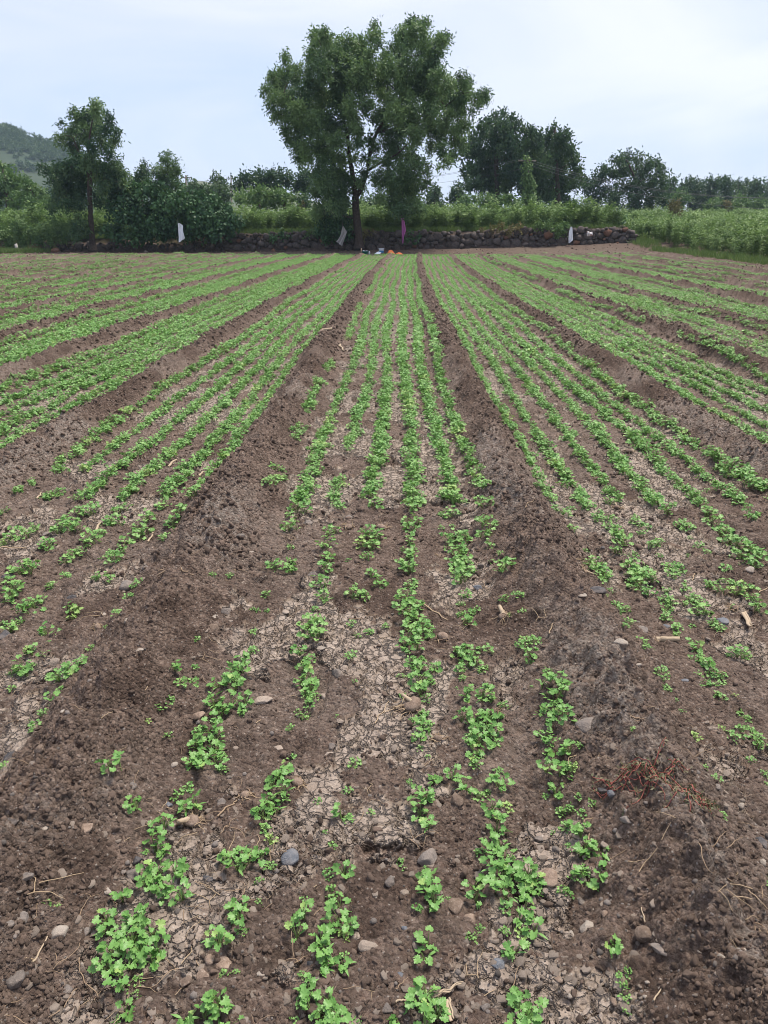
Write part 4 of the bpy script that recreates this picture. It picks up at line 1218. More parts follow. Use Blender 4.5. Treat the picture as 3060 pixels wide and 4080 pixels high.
    mb = MB(); mb.add(np.array([(-.09, -.07, 0), (.09, -.07, 0), (.09, .07, 0), (-.09, .07, 0), (-.07, -.05, .58), (.06, -.05, .62), (.06, .05, .62), (-.07, .05, .58)]), [(0, 1, 5, 4), (1, 2, 6, 5), (2, 3, 7, 6), (3, 0, 4, 7), (4, 5, 6, 7), (3, 2, 1, 0)])
    o = mb.build('boundary_post', M['post']); o.location = p
    tag(o, 'short grey boundary post standing at the far left of the wall', 'post')
far_items()

# ------------------------------------------------------------------ the crop in the field
BL = lambda x, y: (x / 1.6265, 3000 + y / 1.6265)
BM = lambda x, y: (1020 + x / 1.6265, 3000 + y / 1.6265)
BR = lambda x, y: (2040 + x / 1.6265, 3000 + y / 1.6265)
ML = lambda x, y: (x / 1.6265, 2000 + y / 1.6265)
MM = lambda x, y: (1020 + x / 1.6265, 2000 + y / 1.6265)
MR = lambda x, y: (2040 + x / 1.6265, 2000 + y / 1.6265)
UM = lambda x, y: (1020 + x / 1.6265, 950 + y / 1.6265)
UL = lambda x, y: (x / 1.6265, 950 + y / 1.6265)
UR = lambda x, y: (2040 + x / 1.6265, 950 + y / 1.6265)

def blade(seed, lobes=3, n=30, cup=.18, teeth=3, deep=.30):
    """a scalloped coriander leaf, unit size, stalk end at the origin, blade along +Y, face up"""
    r = np.random.default_rng(seed)
    th = np.linspace(-math.pi * .86, math.pi * .86, n)
    lob = np.abs(np.cos(th * lobes / 2 * 1.02)) ** .7
    rad = .56 * (1 - deep + deep * lob) * (1 + .125 * np.cos(th * lobes * teeth + r.uniform(-.4, .4))) * (1 + r.normal(0, .03, n)) * (1 - .10 * np.abs(th) / 3)
    ox, oy = rad * np.sin(th), .46 + rad * np.cos(th)
    ix, iy = ox * .52, .46 + (oy - .46) * .52
    def zz(x, y): return cup * (x * x * 1.4 + (y - .45) ** 2 * .7) - .10 * y * y + .05 * np.sin(x * 9 + seed) * np.sin(y * 8)
    V = [(0, .40, zz(0, .40))] + [(a, b, zz(a, b) + r.normal(0, .012)) for a, b in zip(ix, iy)] + [(a, b, zz(a, b) + r.normal(0, .02)) for a, b in zip(ox, oy)]
    V.append((0, 0, 0))
    F3 = []; F4 = []
    for k in range(n - 1):
        F3.append((0, 1 + k + 1, 1 + k)); F4.append((1 + k, 2 + k, 2 + k + n, 1 + k + n))
    F3.append((0, 1, 1 + n - 1))
    V = np.array(V)
    return V, [np.array(F3), np.array(F4)]

def seedleaf(seed):
    r = np.random.default_rng(seed)
    t = np.linspace(0, 1, 6); w = .14 * np.sin(np.pi * t ** .8) + .01
    z = .10 * np.sin(t * 2.6) - .12 * t * t
    V = np.concatenate([np.stack([-w, t * 1.25, z + .03], -1), np.stack([w * 0, t * 1.25, z], -1), np.stack([w, t * 1.25, z + .03], -1)])
    F = [(k + c * 6, k + 1 + c * 6, k + 7 + c * 6, k + 6 + c * 6) for c in (0, 1) for k in range(5)]
    return V, [np.array(F)]

BLV = [blade(k, 3, 36, .30, 3, .27) for k in range(4)] + [blade(10 + k, 3, 36, .34, 3, .42) for k in range(3)] + [blade(20 + k, 2, 30, .32, 4, .16) for k in range(2)] + [seedleaf(30)]
BLM = []
rr_ = np.random.default_rng(77)
for v, f in BLV:
    me = mesh_data('leaf', v, f, True, {'tint': np.full(len(v), .25)})
    me.materials.append(M['coriander']); BLM.append(me)
LOWV = [blade(40 + k, 3, 9, .2, 1, .3) for k in range(3)]

def clump_layout(D, rng, leaf=None, hgt=None):
    """leaf placements of a clump D metres wide: (pos, direction, normal, size, kind) and stalk paths"""
    leaf = leaf or float(np.clip(.0175 + .055 * D, .015, .029))
    n = int(np.clip(1.9 * (D / leaf) ** 1.8, 6, 120))
    R = D / 2
    hm = hgt or float(np.clip(.50 * D + .018, .028, .090))
    out = []
    nb = max(1, n // 5)
    bases = rng.normal(0, 1, (nb, 2)) * R * .38
    for i in range(n):
        b = bases[rng.integers(nb)]
        a = rng.uniform(0, 6.28)
        reach = rng.uniform(.25, 1) * min(R * .75, .05)
        p = b + np.array([math.cos(a), math.sin(a)]) * reach
        q = np.linalg.norm(p) / R
        if q > 1.05: p = p / q * .98
        z = hm * (1 - .55 * min(1, q) ** 2) * rng.uniform(.45, 1.05)
        d = unit(np.array([math.cos(a), math.sin(a), rng.uniform(-.25, .45)]))
        nn = unit(np.array([rng.normal(0, .52) + .25 * math.cos(a), rng.normal(0, .52) + .25 * math.sin(a) - .12, 1.0]))
        nn = unit(nn - d * np.dot(nn, d))
        out.append((np.array([p[0], p[1], z]), d, nn, leaf * rng.uniform(.62, 1.15), int(rng.integers(0, 9)), np.array([b[0], b[1], -.008])))
    for i in range(int(rng.integers(1, 2 + nb // 2 + 1))):
        b = bases[rng.integers(nb)]; a = rng.uniform(0, 6.28)
        d = unit(np.array([math.cos(a), math.sin(a), rng.uniform(.05, .35)])); nn = unit(np.cross(np.cross(d, [0, 0, 1]), d))
        out.append((np.array([b[0] + d[0] * .008, b[1] + d[1] * .008, .008]), d, nn, leaf * rng.uniform(.8, 1.15), 9, np.array([b[0], b[1], -.008])))
    return out

def frame_m(d, nn):
    s = np.cross(d, nn); s /= np.linalg.norm(s) + 1e-9
    return np.stack([s, d, nn], 1)

def add_stalk(mb, b, p, rad=.0009, t=.4):
    mid = np.array([b[0] * .6 + p[0] * .4, b[1] * .6 + p[1] * .4, b[2] * .35 + p[2] * .65])
    mb.tube([b, mid, p], [rad * 1.3, rad, rad * .8], 3, t, False)

def clump_mesh(D, seed, low=False, name='coriander_plant'):
    rng = np.random.default_rng(seed)
    VV = []; F3 = []; F4 = []; T = []; n = 0
    mb = MB()
    for (p, d, nn, s, k, b) in clump_layout(D, rng):
        if low and rng.uniform() < .35: continue
        v, f = (LOWV[k % 3] if low and k < 9 else BLV[k])
        s2 = s * (1.25 if low else 1)
        v = (v * s2) @ frame_m(d, nn).T + p
        for q in f:
            (F3 if q.shape[1] == 3 else F4).append(q + n)
        VV.append(v); n += len(v); T.append(np.full(len(v), np.clip((.85 if k == 9 else rng.uniform(.05, .75)), 0, .92)))
        if not low: add_stalk(mb, b, p, .0011, .6)
    if mb.n:
        for q in mb.F4: F4.append(q + n)
        VV += mb.V; T += mb.T; n += mb.n
    return mesh_data(name, np.concatenate(VV), [np.concatenate(F3), np.concatenate(F4)], False, {'tint': np.concatenate(T)})

CL = {
 BL: [(760,270,150),(860,400,110),(1200,170,80),(1150,240,80),(1290,265,100),(1210,320,90),(1060,480,120),(1010,560,150),(930,620,60),(1000,720,140),(1100,740,120),(960,820,120),(1040,860,110),(930,790,100),(1080,930,90),(1180,900,110),(1440,620,80),(1500,680,130),(1570,640,90),(1620,660,90),
      (780,960,110),(720,1100,130),(800,1060,120),(900,1090,130),(690,1160,100),(860,1180,150),(960,1160,120),(1060,1200,110),(670,1260,110),(780,1270,150),(900,1290,150),(980,1300,110),(740,1370,110),(840,1390,130),(650,1400,110),(900,1440,80),(740,1510,120),(800,1500,80),(880,1540,65),(790,1620,90),(750,1690,60),
      (1570,980,110),(1600,1060,120),(1540,1040,80),(1380,1150,90),(1430,1220,110),(1490,1190,50),(1560,1130,80),(1450,1390,70),(1510,1370,60),(340,1140,60),(390,1120,50),(20,70,60),(1400,1620,150),(1460,1680,150),(1350,1670,110),(1220,1720,110),(1270,30,110),(1330,60,120),(1400,40,110),(1440,90,70),(1220,10,60)],
 BM: [(180,60,120),(150,140,120),(190,210,100),(70,290,110),(170,265,80),(50,370,120),(90,340,90),(40,440,80),(90,500,80),(20,600,60),(30,650,120),(90,690,80),(20,780,60),(20,910,60),(400,260,55),(590,190,65),(640,30,80),(530,360,90),(590,370,70),(740,330,55),(445,455,40),(490,550,60),
      (1000,130,45),(1120,150,100),(1050,250,110),(1110,270,100),(1060,330,90),(1120,430,90),(1430,60,85),(1290,110,90),(1350,190,100),(1570,100,70),(1570,190,120),(1450,250,80),(1510,220,70),(1560,340,110),(1620,330,80),(1560,440,120),(940,620,60),(965,675,45),(1105,690,35),
      (480,740,80),(570,730,100),(490,860,85),(310,820,30),(320,930,75),(310,1040,100),(260,1120,95),(520,960,110),(530,1040,140),(480,1080,80),(580,1090,90),(420,1180,100),(560,1140,85),(430,1270,130),(490,1260,110),(420,1340,100),(520,1320,90),(570,1290,60),(300,1400,50),
      (1090,800,90),(1150,830,90),(1090,900,110),(1170,920,110),(1120,960,90),(1050,990,70),(1240,890,45),(1110,1190,90),(1110,1280,90),(1150,1220,60),(1500,560,100),(1560,540,90),(1450,590,70),(1430,800,110),(1450,890,100),(1560,720,150),(1620,780,120),(1540,840,120),(1610,880,120),(1610,640,110),(1620,980,70),(1450,1105,55),(1400,1170,70),(1610,1120,70),(1630,1240,80),
      (320,1490,90),(380,1560,130),(450,1590,110),(330,1640,120),(420,1660,150),(490,1680,100),(280,1610,80),(240,1720,80),(650,1700,65),(540,1730,110),(1080,1550,110),(1130,1520,80),(1040,1620,120),(1150,1610,110),(1180,1670,90),(1080,1690,120),(960,1700,90)],
 BR: [(230,20,55),(310,40,110),(370,60,90),(420,60,75),(220,130,100),(310,160,110),(370,150,80),(400,165,70),(290,220,100),(220,245,55),(330,350,80),(380,360,80),(430,340,50),(440,420,70),(505,385,55),(350,480,80),(400,510,90),(470,550,100),(370,600,60),(480,640,110),(550,640,110),(500,680,80),(420,620,60),
      (400,790,80),(440,830,120),(480,780,80),(540,800,90),(530,850,80),(330,855,70),(370,870,70),(60,720,130),(140,750,120),(30,800,120),(110,820,120),(170,840,80),(80,890,110),(90,970,100),(60,1010,90),(110,1090,110),(60,1130,80),(30,1240,100),(90,1200,60),(0,640,55),(270,490,35),(620,1290,90),(700,1480,80),(750,1450,70),(720,1520,60),(730,1600,80),(730,1670,60),(60,1560,90),(40,1640,130),(130,1680,120),(190,1640,110),(80,1720,110),(150,1730,100),(750,110,45),(1240,130,55),(1300,250,70),(1650,170,45),(1560,30,70),(1640,910,65),(1330,530,60),(1640,110,60)],
 ML: [(440,110,110),(400,160,110),(480,150,110),(520,60,100),(590,40,100),(740,110,120),(700,130,80),(800,30,110),(860,210,120),(910,170,120),(960,110,100),(1140,180,110),(1190,150,100),(1200,80,60),(1270,30,120),(1080,15,100),(1140,225,45),(30,60,70),(100,200,110),(150,180,90),(210,150,80),(30,240,80),(330,260,110),(600,220,120),(650,200,80),(450,330,100),(520,300,80),(560,270,55),(740,360,110),(700,330,70),(780,310,80),(1080,270,85),
      (130,430,120),(210,420,110),(410,440,70),(340,500,85),(630,480,80),(700,470,80),(900,550,80),(840,630,75),(20,590,110),(70,560,110),(30,520,90),(160,670,120),(220,630,110),(260,590,80),(20,740,60),(110,740,70),(50,790,90),(440,660,90),(490,680,90),(320,800,90),(760,770,75),(695,860,35),(310,885,35),(180,930,55),(240,940,90),(210,1020,45),(595,960,55),(130,1050,110),(170,1090,100),(90,1080,80),(65,1170,55),
      (420,1160,120),(490,1120,110),(380,1120,70),(530,1080,80),(400,1220,60),(320,1290,95),(280,1370,70),(220,1430,80),(220,1480,50),(1280,915,55),(1640,690,45),(1640,820,55),(1630,930,70),(1560,1010,90),(1260,1100,55),(1160,1160,100),(1250,1190,80),(1180,1230,80),(1490,1090,110),(1560,1090,110),(1430,1180,120),(1530,1180,120),(1390,1270,110),(1480,1280,120),(1570,1260,90),(1420,1340,100),(1560,1320,80),(1120,1370,80),(1040,1410,70),(1370,1450,100),(1300,1480,80),(1400,1500,90),(1270,1550,110),(1350,1580,120),(1420,1610,80),(975,1520,55),(1095,1550,60),(1390,560,50),(1490,500,45)],
 MM: [(290,40,120),(530,20,80),(220,100,65),(230,170,110),(220,260,50),(490,190,100),(460,270,95),(460,330,95),(720,200,110),(770,220,110),(700,260,90),(750,280,90),(720,330,80),(790,0,80),(1000,20,105),(1010,90,90),(1010,150,100),(1000,240,90),(960,300,60),(1010,300,75),(980,350,110),(940,420,110),(1000,430,110),(1000,510,85),(1260,40,120),(1200,150,45),(1250,200,110),(1320,190,110),(1290,250,120),(1320,300,100),(1290,360,110),(1350,380,110),(1300,430,110),(1360,440,90),(1330,490,110),(1270,115,35),
      (1470,60,100),(1440,110,45),(1490,160,110),(1540,190,100),(1500,230,100),(1510,300,85),(1580,400,50),(1530,415,45),(1570,500,90),(1630,530,90),(110,390,100),(180,400,110),(220,360,80),(450,410,100),(410,510,110),(430,600,90),(600,360,40),(740,450,90),(780,510,100),(640,590,100),(690,590,80),(640,540,60),(70,590,70),(70,700,45),(10,690,40),(370,670,60),(350,760,110),(400,790,110),(320,830,90),(390,850,100),(410,730,70),
      (620,750,60),(650,830,50),(730,810,65),(850,770,55),(920,590,55),(970,610,110),(940,660,100),(1010,660,110),(980,720,120),(1050,740,100),(980,790,110),(1060,800,120),(1110,790,70),(1010,850,120),(1080,850,90),(980,900,100),(1030,930,100),(1350,580,80),(1330,640,50),(1340,710,80),(1400,700,70),(1360,770,90),(1420,690,60),(1620,670,75),(1640,790,35),
      (290,950,90),(340,960,80),(310,1020,100),(350,1070,90),(290,1100,90),(340,1140,100),(310,1190,90),(370,1190,80),(350,1240,80),(310,1290,75),(270,1280,50),(620,970,80),(640,1140,35),(520,1360,35),(1010,990,75),(1060,1000,90),(1040,1060,110),(1120,1050,100),(1060,1120,110),(1120,1140,90),(940,1090,50),(1080,1200,110),(1110,1240,80),(950,1220,50),(1010,1250,60),(1090,1340,90),(1010,1370,50),(1060,1410,100),(1120,1420,90),(1070,1480,100),(1060,1550,55),
      (1310,960,90),(1360,960,100),(1330,1010,110),(1410,1010,110),(1480,950,90),(1340,1070,80),(1350,1130,60),(1460,1060,70),(1500,1050,50),(1300,1180,30),(1390,1190,50),(1400,1240,100),(1470,1240,110),(1530,1270,90),(1610,1310,80),(1350,1380,110),(1430,1390,120),(1510,1380,120),(1420,1460,120),(1490,1470,120),(1560,1490,100),(1380,1500,90),(1470,1530,110),(1540,1540,80),(1410,1590,100),(1440,1610,70),(230,1410,60),(230,1570,80),(1110,1600,45)],
 MR: [(290,50,80),(330,80,80),(380,30,55),(480,10,65),(550,60,80),(560,100,70),(650,90,80),(630,150,90),(680,160,80),(660,220,110),(720,230,110),(690,300,95),(810,110,80),(850,130,80),(840,180,55),(800,70,50),(1020,40,105),(1100,120,90),(1150,140,90),(1160,200,35),(1220,250,65),(1260,300,55),(1150,320,35),(1270,50,115),(1320,100,115),(1370,150,120),(1420,210,120),(1470,240,120),(1530,270,110),(1500,330,110),(1570,320,120),(1550,370,110),(1540,60,95),(1550,100,75),
      (390,200,80),(470,330,45),(490,400,80),(530,440,100),(580,450,100),(570,500,110),(620,490,80),(570,540,70),(630,600,55),(600,660,35),(740,360,65),(780,410,110),(840,440,110),(800,480,110),(870,490,110),(830,530,110),(890,560,90),(900,440,80),(760,510,55),(910,250,80),(960,240,80),(960,320,45),(1020,400,90),(1080,420,90),(1050,450,90),(1380,410,80),(790,320,60),(1010,550,60),(980,600,80),(1030,610,80),(1010,660,90),(1120,530,80),(1170,610,80),(1210,640,80),(1120,630,45),(1220,690,110),(1270,700,60),(1280,510,90),(1390,500,80),(1440,520,80),(1470,570,100),(1530,570,110),(1560,620,80),(1580,690,95),(1340,570,65),
      (670,690,80),(730,720,80),(700,750,80),(1010,730,80),(1060,800,80),(1070,850,60),(1290,770,70),(1340,800,70),(1170,780,45),(1440,660,45),(750,850,80),(705,940,55),(820,1000,90),(870,1020,70),(840,1050,60),(1180,920,100),(1200,1000,90),(1250,1050,100),(1280,1090,90),(1210,1120,55),(1270,1180,80),(1350,1110,80),(1350,1190,60),(1340,1240,80),(1470,960,100),(1510,960,70),(1410,960,45),
      (30,700,75),(60,780,45),(70,970,90),(130,970,90),(100,1020,100),(120,1060,50),(70,920,60),(115,855,25),(125,1235,35),(980,1150,80),(920,1220,70),(960,1240,70),(980,1290,60),(1040,1390,35),(1090,1440,45),(1170,1600,80),(1490,1320,70),(1530,1360,60),(1430,1510,90),(1490,1470,90),(1540,1450,70),(1590,1510,90),(1350,1480,50),(1620,1560,80),(1450,1250,45),(230,1190,70),(220,1260,100),(280,1280,110),(230,1340,110),(290,1350,110),(200,1410,90),(270,1440,120),(330,1480,100),(280,1510,110),(220,1550,100),(260,1600,90)],
}

def region(x, y):
    if abs(x - .665) < .26: return 'on the right furrow ridge'
    if abs(x + .93) < .26: return 'on the left furrow ridge'
    if -.93 < x < .665: return 'in the middle bed'
    return 'in the bed right of the right ridge' if x > 0 else 'in the bed left of the left ridge'

ROWS_MID = [-.73, -.53, -.33, -.14, .08, .29, .48]
ORD = ['first', 'second', 'third', 'fourth', 'fifth', 'sixth', 'seventh', 'eighth', 'ninth', 'tenth', 'eleventh', 'twelfth', 'thirteenth', 'fourteenth', 'fifteenth', 'sixteenth', 'seventeenth', 'eighteenth', 'nineteenth', 'twentieth',
       '21st', '22nd', '23rd', '24th', '25th', '26th', '27th', '28th', '29th', '30th', '31st', '32nd', '33rd', '34th', '35th', '36th', '37th', '38th', '39th', '40th', '41st', '42nd', '43rd', '44th', '45th', '46th', '47th', '48th', '49th', '50th', '51st', '52nd', '53rd', '54th', '55th', '56th', '57th', '58th', '59th', '60th', '61st', '62nd', '63rd', '64th', '65th']

def row_phrase(x):
    if -.93 < x < .665:
        k = int(np.argmin([abs(x - r) for r in ROWS_MID]))
        return (10 + k, ['row beside the left ridge, middle bed', 'second row right of the left ridge', 'third row right of the left ridge', 'row left of the middle of the middle bed',
                         'third row left of the right ridge', 'second row left of the right ridge', 'row beside the right ridge, middle bed'][k])
    if x >= .665:
        k = int(np.clip(round((x - .92) / .21), 0, 8))
        return (30 + k, '%s row right of the right ridge' % ORD[k])
    k = int(np.clip(round((-1.16 - x) / .21), 0, 8))
    return (50 + k, '%s row left of the left ridge' % ORD[k])

MARKS = []        # (x, y, phrase): things a label may lean on; filled by the stones

def near_mark(x, y, reach=.16):
    best = None
    for mx, my, ph in MARKS:
        d = math.hypot(mx - x, my - y)
        if d < reach and (best is None or d < best[0]):
            w = ('behind' if y > my else 'in front of') if abs(y - my) > abs(x - mx) else ('right of' if x > mx else 'left of')
            best = (d, 'just %s the %s' % (w, ph))
    return best[1] if best else None

STONES = [
 # conv, x, y, width px, material, shape, special label
 (BM,215,640,170,'basalt','angular','largest blue-grey angular stone, lying at the front of the middle bed'),
 (BM,385,650,55,'basalt','angular','small blue-grey stone right beside the largest blue-grey stone'),
 (BM,1125,640,160,'greystone','pitted','large pitted grey-brown stone with a seedling before it'),
 (BR,485,1125,125,'palestone','rounded','pale pear-shaped stone, the whitest large stone at front right'),
 (BR,935,1400,140,'greystone','slab','tilted dark grey slab half buried at the foot of the right ridge'),
 (BL,215,1080,110,'greystone','slab','flat grey slab on the front slope of the left ridge'),
 (BL,150,1595,130,'greystone','rounded','large rounded stone in the bottom left corner'),
 (BL,415,1280,110,'palestone','rounded','pale crusted stone above the twig in the lower left'),
 (BL,850,780,110,'greystone','angular','grey-brown angular stone at the left foot of a coriander clump'),
 (BL,140,730,105,'greystone','angular','grey-brown stone near the left picture edge'),
 (MR,830,865,110,'greystone','rounded','rounded grey stone behind the white maize stalk'),
 (MR,515,680,120,'darkstone','slab','dark flat stone lying on the flank of the right ridge'),
 (MR,1360,775,85,'basalt','angular','dark bluish stone left of the pale maize husk'),
 (MR,670,1180,85,'palestone','rounded','pale grey stone on the crest of the right ridge'),
 (ML,820,545,115,'greystone','rounded','brown boulder behind a small coriander plant at left'),
 (ML,30,850,105,'darkstone','angular','dark rock at the left picture edge'),
 (ML,1470,710,95,'greystone','angular','grey stone near the bark strips on the left ridge'),
 (ML,930,1165,70,'palestone','angular','pale speckled stone low on the left ridge'),
 (BR,1600,610,110,'darkstone','angular','dark grey stone at the right picture edge'),
 (BL,70,20,90,'darkstone','angular','dark rock at the left edge above the front seedling'),
 (BM,870,815,78,'greystone','rounded','grey stone with a rounded top in the middle of the front bed'),
 (BM,740,1245,130,'flake','slab','long pale earth slab near the front of the middle bed'),
 (BM,650,1150,75,'flake','slab','small pale earth slab behind the long pale slab'),
 (BM,965,1140,45,'basalt','rounded',None),(BM,930,1430,75,'basalt','slab',None),(BM,845,1635,95,'greystone','slab',None),(BM,25,1400,60,'palestone','slab',None),(BM,390,1450,75,'greystone','angular',None),(BM,350,1330,60,'darkstone','angular',None),
 (BM,1300,285,130,'clod','angular',None),(BM,1580,1340,110,'basalt','slab',None),(BM,1480,1640,85,'greystone','angular',None),(BM,1290,950,130,'clod','angular',None),(BM,1385,1045,80,'clod','rounded',None),(BM,960,870,70,'flake','slab',None),(BM,790,725,60,'clod','angular',None),(BM,895,705,55,'clod','rounded',None),
 (BL,190,1265,95,'greystone','rounded',None),(BL,890,690,90,'darkstone','angular',None),(BL,1080,310,80,'basalt','angular',None),(BL,1435,300,75,'greystone','rounded',None),(BL,1355,775,85,'darkstone','slab',None),(BL,705,935,75,'palestone','angular',None),(BL,565,1185,70,'greystone','angular',None),(BL,345,735,42,'palestone','rounded',None),(BL,440,1545,80,'greystone','rounded',None),(BL,1135,95,55,'palestone','rounded',None),(BL,120,1350,65,'greystone','rounded',None),(BL,150,1410,55,'greystone','angular',None),(BL,1310,1420,95,'clod','rounded',None),(BL,1215,1450,100,'clod','angular',None),(BL,1100,1265,60,'flake','angular',None),(BL,320,290,75,'clod','rounded',None),(BL,590,640,95,'clod','rounded',None),(BL,1355,1320,75,'clod','rounded',None),(BL,1450,1320,100,'clod','slab',None),(BL,800,770,40,'greystone','rounded',None),(BL,870,320,65,'greystone','rounded',None),
 (BR,1615,745,55,'palestone','rounded',None),(BR,950,650,75,'greystone','angular',None),(BR,710,640,85,'greystone','angular',None),(BR,630,420,75,'basalt','rounded',None),(BR,590,370,90,'darkstone','slab',None),(BR,1150,825,38,'palestone','rounded',None),(BR,1310,890,52,'palestone','rounded',None),(BR,455,925,65,'greystone','rounded',None),(BR,175,530,72,'greystone','angular',None),(BR,290,615,60,'greystone','rounded',None),(BR,1480,350,52,'palestone','rounded',None),(BR,1410,1590,85,'palestone','angular',None),(BR,1090,1260,65,'clod','rounded',None),(BR,390,1160,40,'palestone','rounded',None),(BR,375,1555,38,'palestone','rounded',None),(BR,850,1655,34,'palestone','rounded',None),(BR,865,1555,42,'palestone','slab',None),(BR,1300,335,48,'greystone','rounded',None),(BR,720,1120,26,'palestone','rounded',None),(BR,240,790,140,'clod','rounded',None),(BR,1290,1610,48,'palestone','rounded',None),(BR,860,1270,150,'clod','rounded',None),(BR,840,430,60,'clod','rounded',None),(BR,600,1085,60,'clod','rounded',None),(BR,660,1620,60,'clod','angular',None),(BR,300,1440,70,'clod','slab',None),
 (MR,1000,795,52,'basalt','rounded',None),(MR,810,810,42,'greystone','angular',None),(MR,425,815,62,'palestone','slab',None),(MR,1000,1460,48,'palestone','rounded',None),(MR,775,1290,52,'palestone','slab',None),(MR,1545,425,62,'palestone','rounded',None),(MR,1100,1200,62,'basalt','slab',None),(MR,590,275,42,'darkstone','rounded',None),(MR,470,1590,150,'greystone','rounded',None),(MR,500,1350,70,'clod','rounded',None),(MR,600,1310,90,'clod','slab',None),
 (ML,360,1010,100,'flake','angular',None),(ML,860,980,52,'palestone','rounded',None),(ML,450,1555,48,'palestone','angular',None),(ML,470,615,80,'darkstone','angular',None),(ML,1390,760,62,'palestone','slab',None),(ML,960,470,62,'greystone','rounded',None),(ML,1430,275,42,'palestone','rounded',None),(ML,290,185,48,'greystone','rounded',None),(ML,40,470,80,'darkstone','slab',None),(ML,1620,350,72,'palestone','slab',None),(ML,680,740,36,'palestone','rounded',None),(ML,430,1350,40,'greystone','rounded',None),(ML,1380,840,80,'clod','rounded',None),(ML,1290,1380,90,'clod','angular',None),(ML,1560,300,60,'greystone','rounded',None),
 (MM,370,455,80,'greystone','angular',None),(MM,190,695,55,'flake','slab',None),(MM,420,920,60,'palestone','slab',None),(MM,520,1085,90,'greystone','pitted',None),(MM,1435,555,72,'basalt','angular',None),(MM,490,1535,62,'greystone','angular',None),(MM,150,1500,100,'flake','slab',None),(MM,440,1195,70,'flake','slab',None),(MM,40,1250,110,'flake','slab',None),(MM,340,130,62,'greystone','rounded',None),(MM,595,490,36,'palestone','angular',None),(MM,1510,535,48,'clod','rounded',None),(MM,1460,420,42,'greystone','rounded',None),(MM,935,1205,60,'clod','angular',None),(MM,545,1390,60,'flake','angular',None),(MM,600,70,50,'greystone','rounded',None),(MM,470,1580,70,'flake','slab',None)]

LOOK = {'basalt': 'blue-grey', 'greystone': 'grey-brown', 'darkstone': 'dark', 'palestone': 'pale', 'clod': 'brown earthy', 'flake': 'pale earthy'}

def field_stones():
    recs = []
    for i, (cv, x, y, w, mm, shp, lb) in enumerate(STONES):
        px, py = cv(x, y)
        gx, gy = on_ground(px, py + w / 1.6265 * .15, .015)
        r = w / 1.6265 / FPX * (gy * CP + EYE * SP) * .5
        recs.append([gx, gy, r, mm, shp, lb, i])
    kindn = lambda mm: 'soil_clod' if mm == 'clod' else 'crust_slab' if mm == 'flake' else 'field_stone'
    named = []
    used = {}
    for q in recs:
        if q[5]: MARKS.append((q[0], q[1], None)); 
    short = ['largest blue-grey angular stone', 'small blue-grey stone', 'large pitted stone', 'pale pear-shaped stone', 'tilted dark slab', 'flat grey slab', 'corner stone', 'pale crusted stone', 'grey-brown angular stone']
    MARKS.clear()
    for q, sname in zip([r for r in recs if r[5]], short): MARKS.append((q[0], q[1], sname))
    # unnamed: look, size and region, then the order from the front
    groups = {}
    for q in recs:
        if q[5]: continue
        size = 'tiny' if q[2] < .011 else 'small' if q[2] < .019 else 'fist-sized'
        noun = {'soil_clod': 'clod', 'crust_slab': 'crust slab', 'field_stone': 'stone'}[kindn(q[3])]
        q[5] = None
        key = '%s %s %s %s %s' % (size, LOOK[q[3]], {'slab': 'flat', 'angular': 'angular', 'rounded': 'rounded', 'pitted': 'pitted'}[q[4]], noun, region(q[0], q[1]))
        key = key.replace('flat crust slab', 'crust slab')
        groups.setdefault(key, []).append(q)
    for key, qs in groups.items():
        qs.sort(key=lambda q: q[1])
        for k, q in enumerate(qs):
            q[5] = key if len(qs) == 1 else key + ', nearest of its kind' if k == 0 else key + ', %s nearest of its kind' % ORD[k]
    for gx, gy, r, mm, shp, lb, i in recs:
        flat = {'slab': .45, 'angular': .72, 'rounded': .72, 'pitted': .75}[shp]
        v, f = rock(3 if r > .014 else 2, 1000 + i, {'rounded': .20, 'pitted': .30}.get(shp, .24), {'rounded': 8, 'slab': 11, 'angular': 14, 'pitted': 7}[shp], flat, .42 if shp != 'rounded' else .55, .78)
        asp = np.random.default_rng(i).uniform(.85, 1.2)
        if shp == 'slab': asp = 1.3
        v = v * np.array([r * asp, r / asp * 1.15, r])
        z = gz(gx, gy)
        o = obj(kindn(mm), v, f, M[mm], smooth=False); o.location = (gx, gy, z + r * flat * .12)
        rz = np.random.default_rng(i + 50).uniform(-.6, .6)
        o.rotation_euler = (random.uniform(-.15, .25), random.uniform(-.2, .2), -.5 if i == 0 else rz)
        tag(o, lb, 'clod' if mm == 'clod' else 'crust slab' if mm == 'flake' else 'stone', 'stones and clods lying in the front of the field')
field_stones()

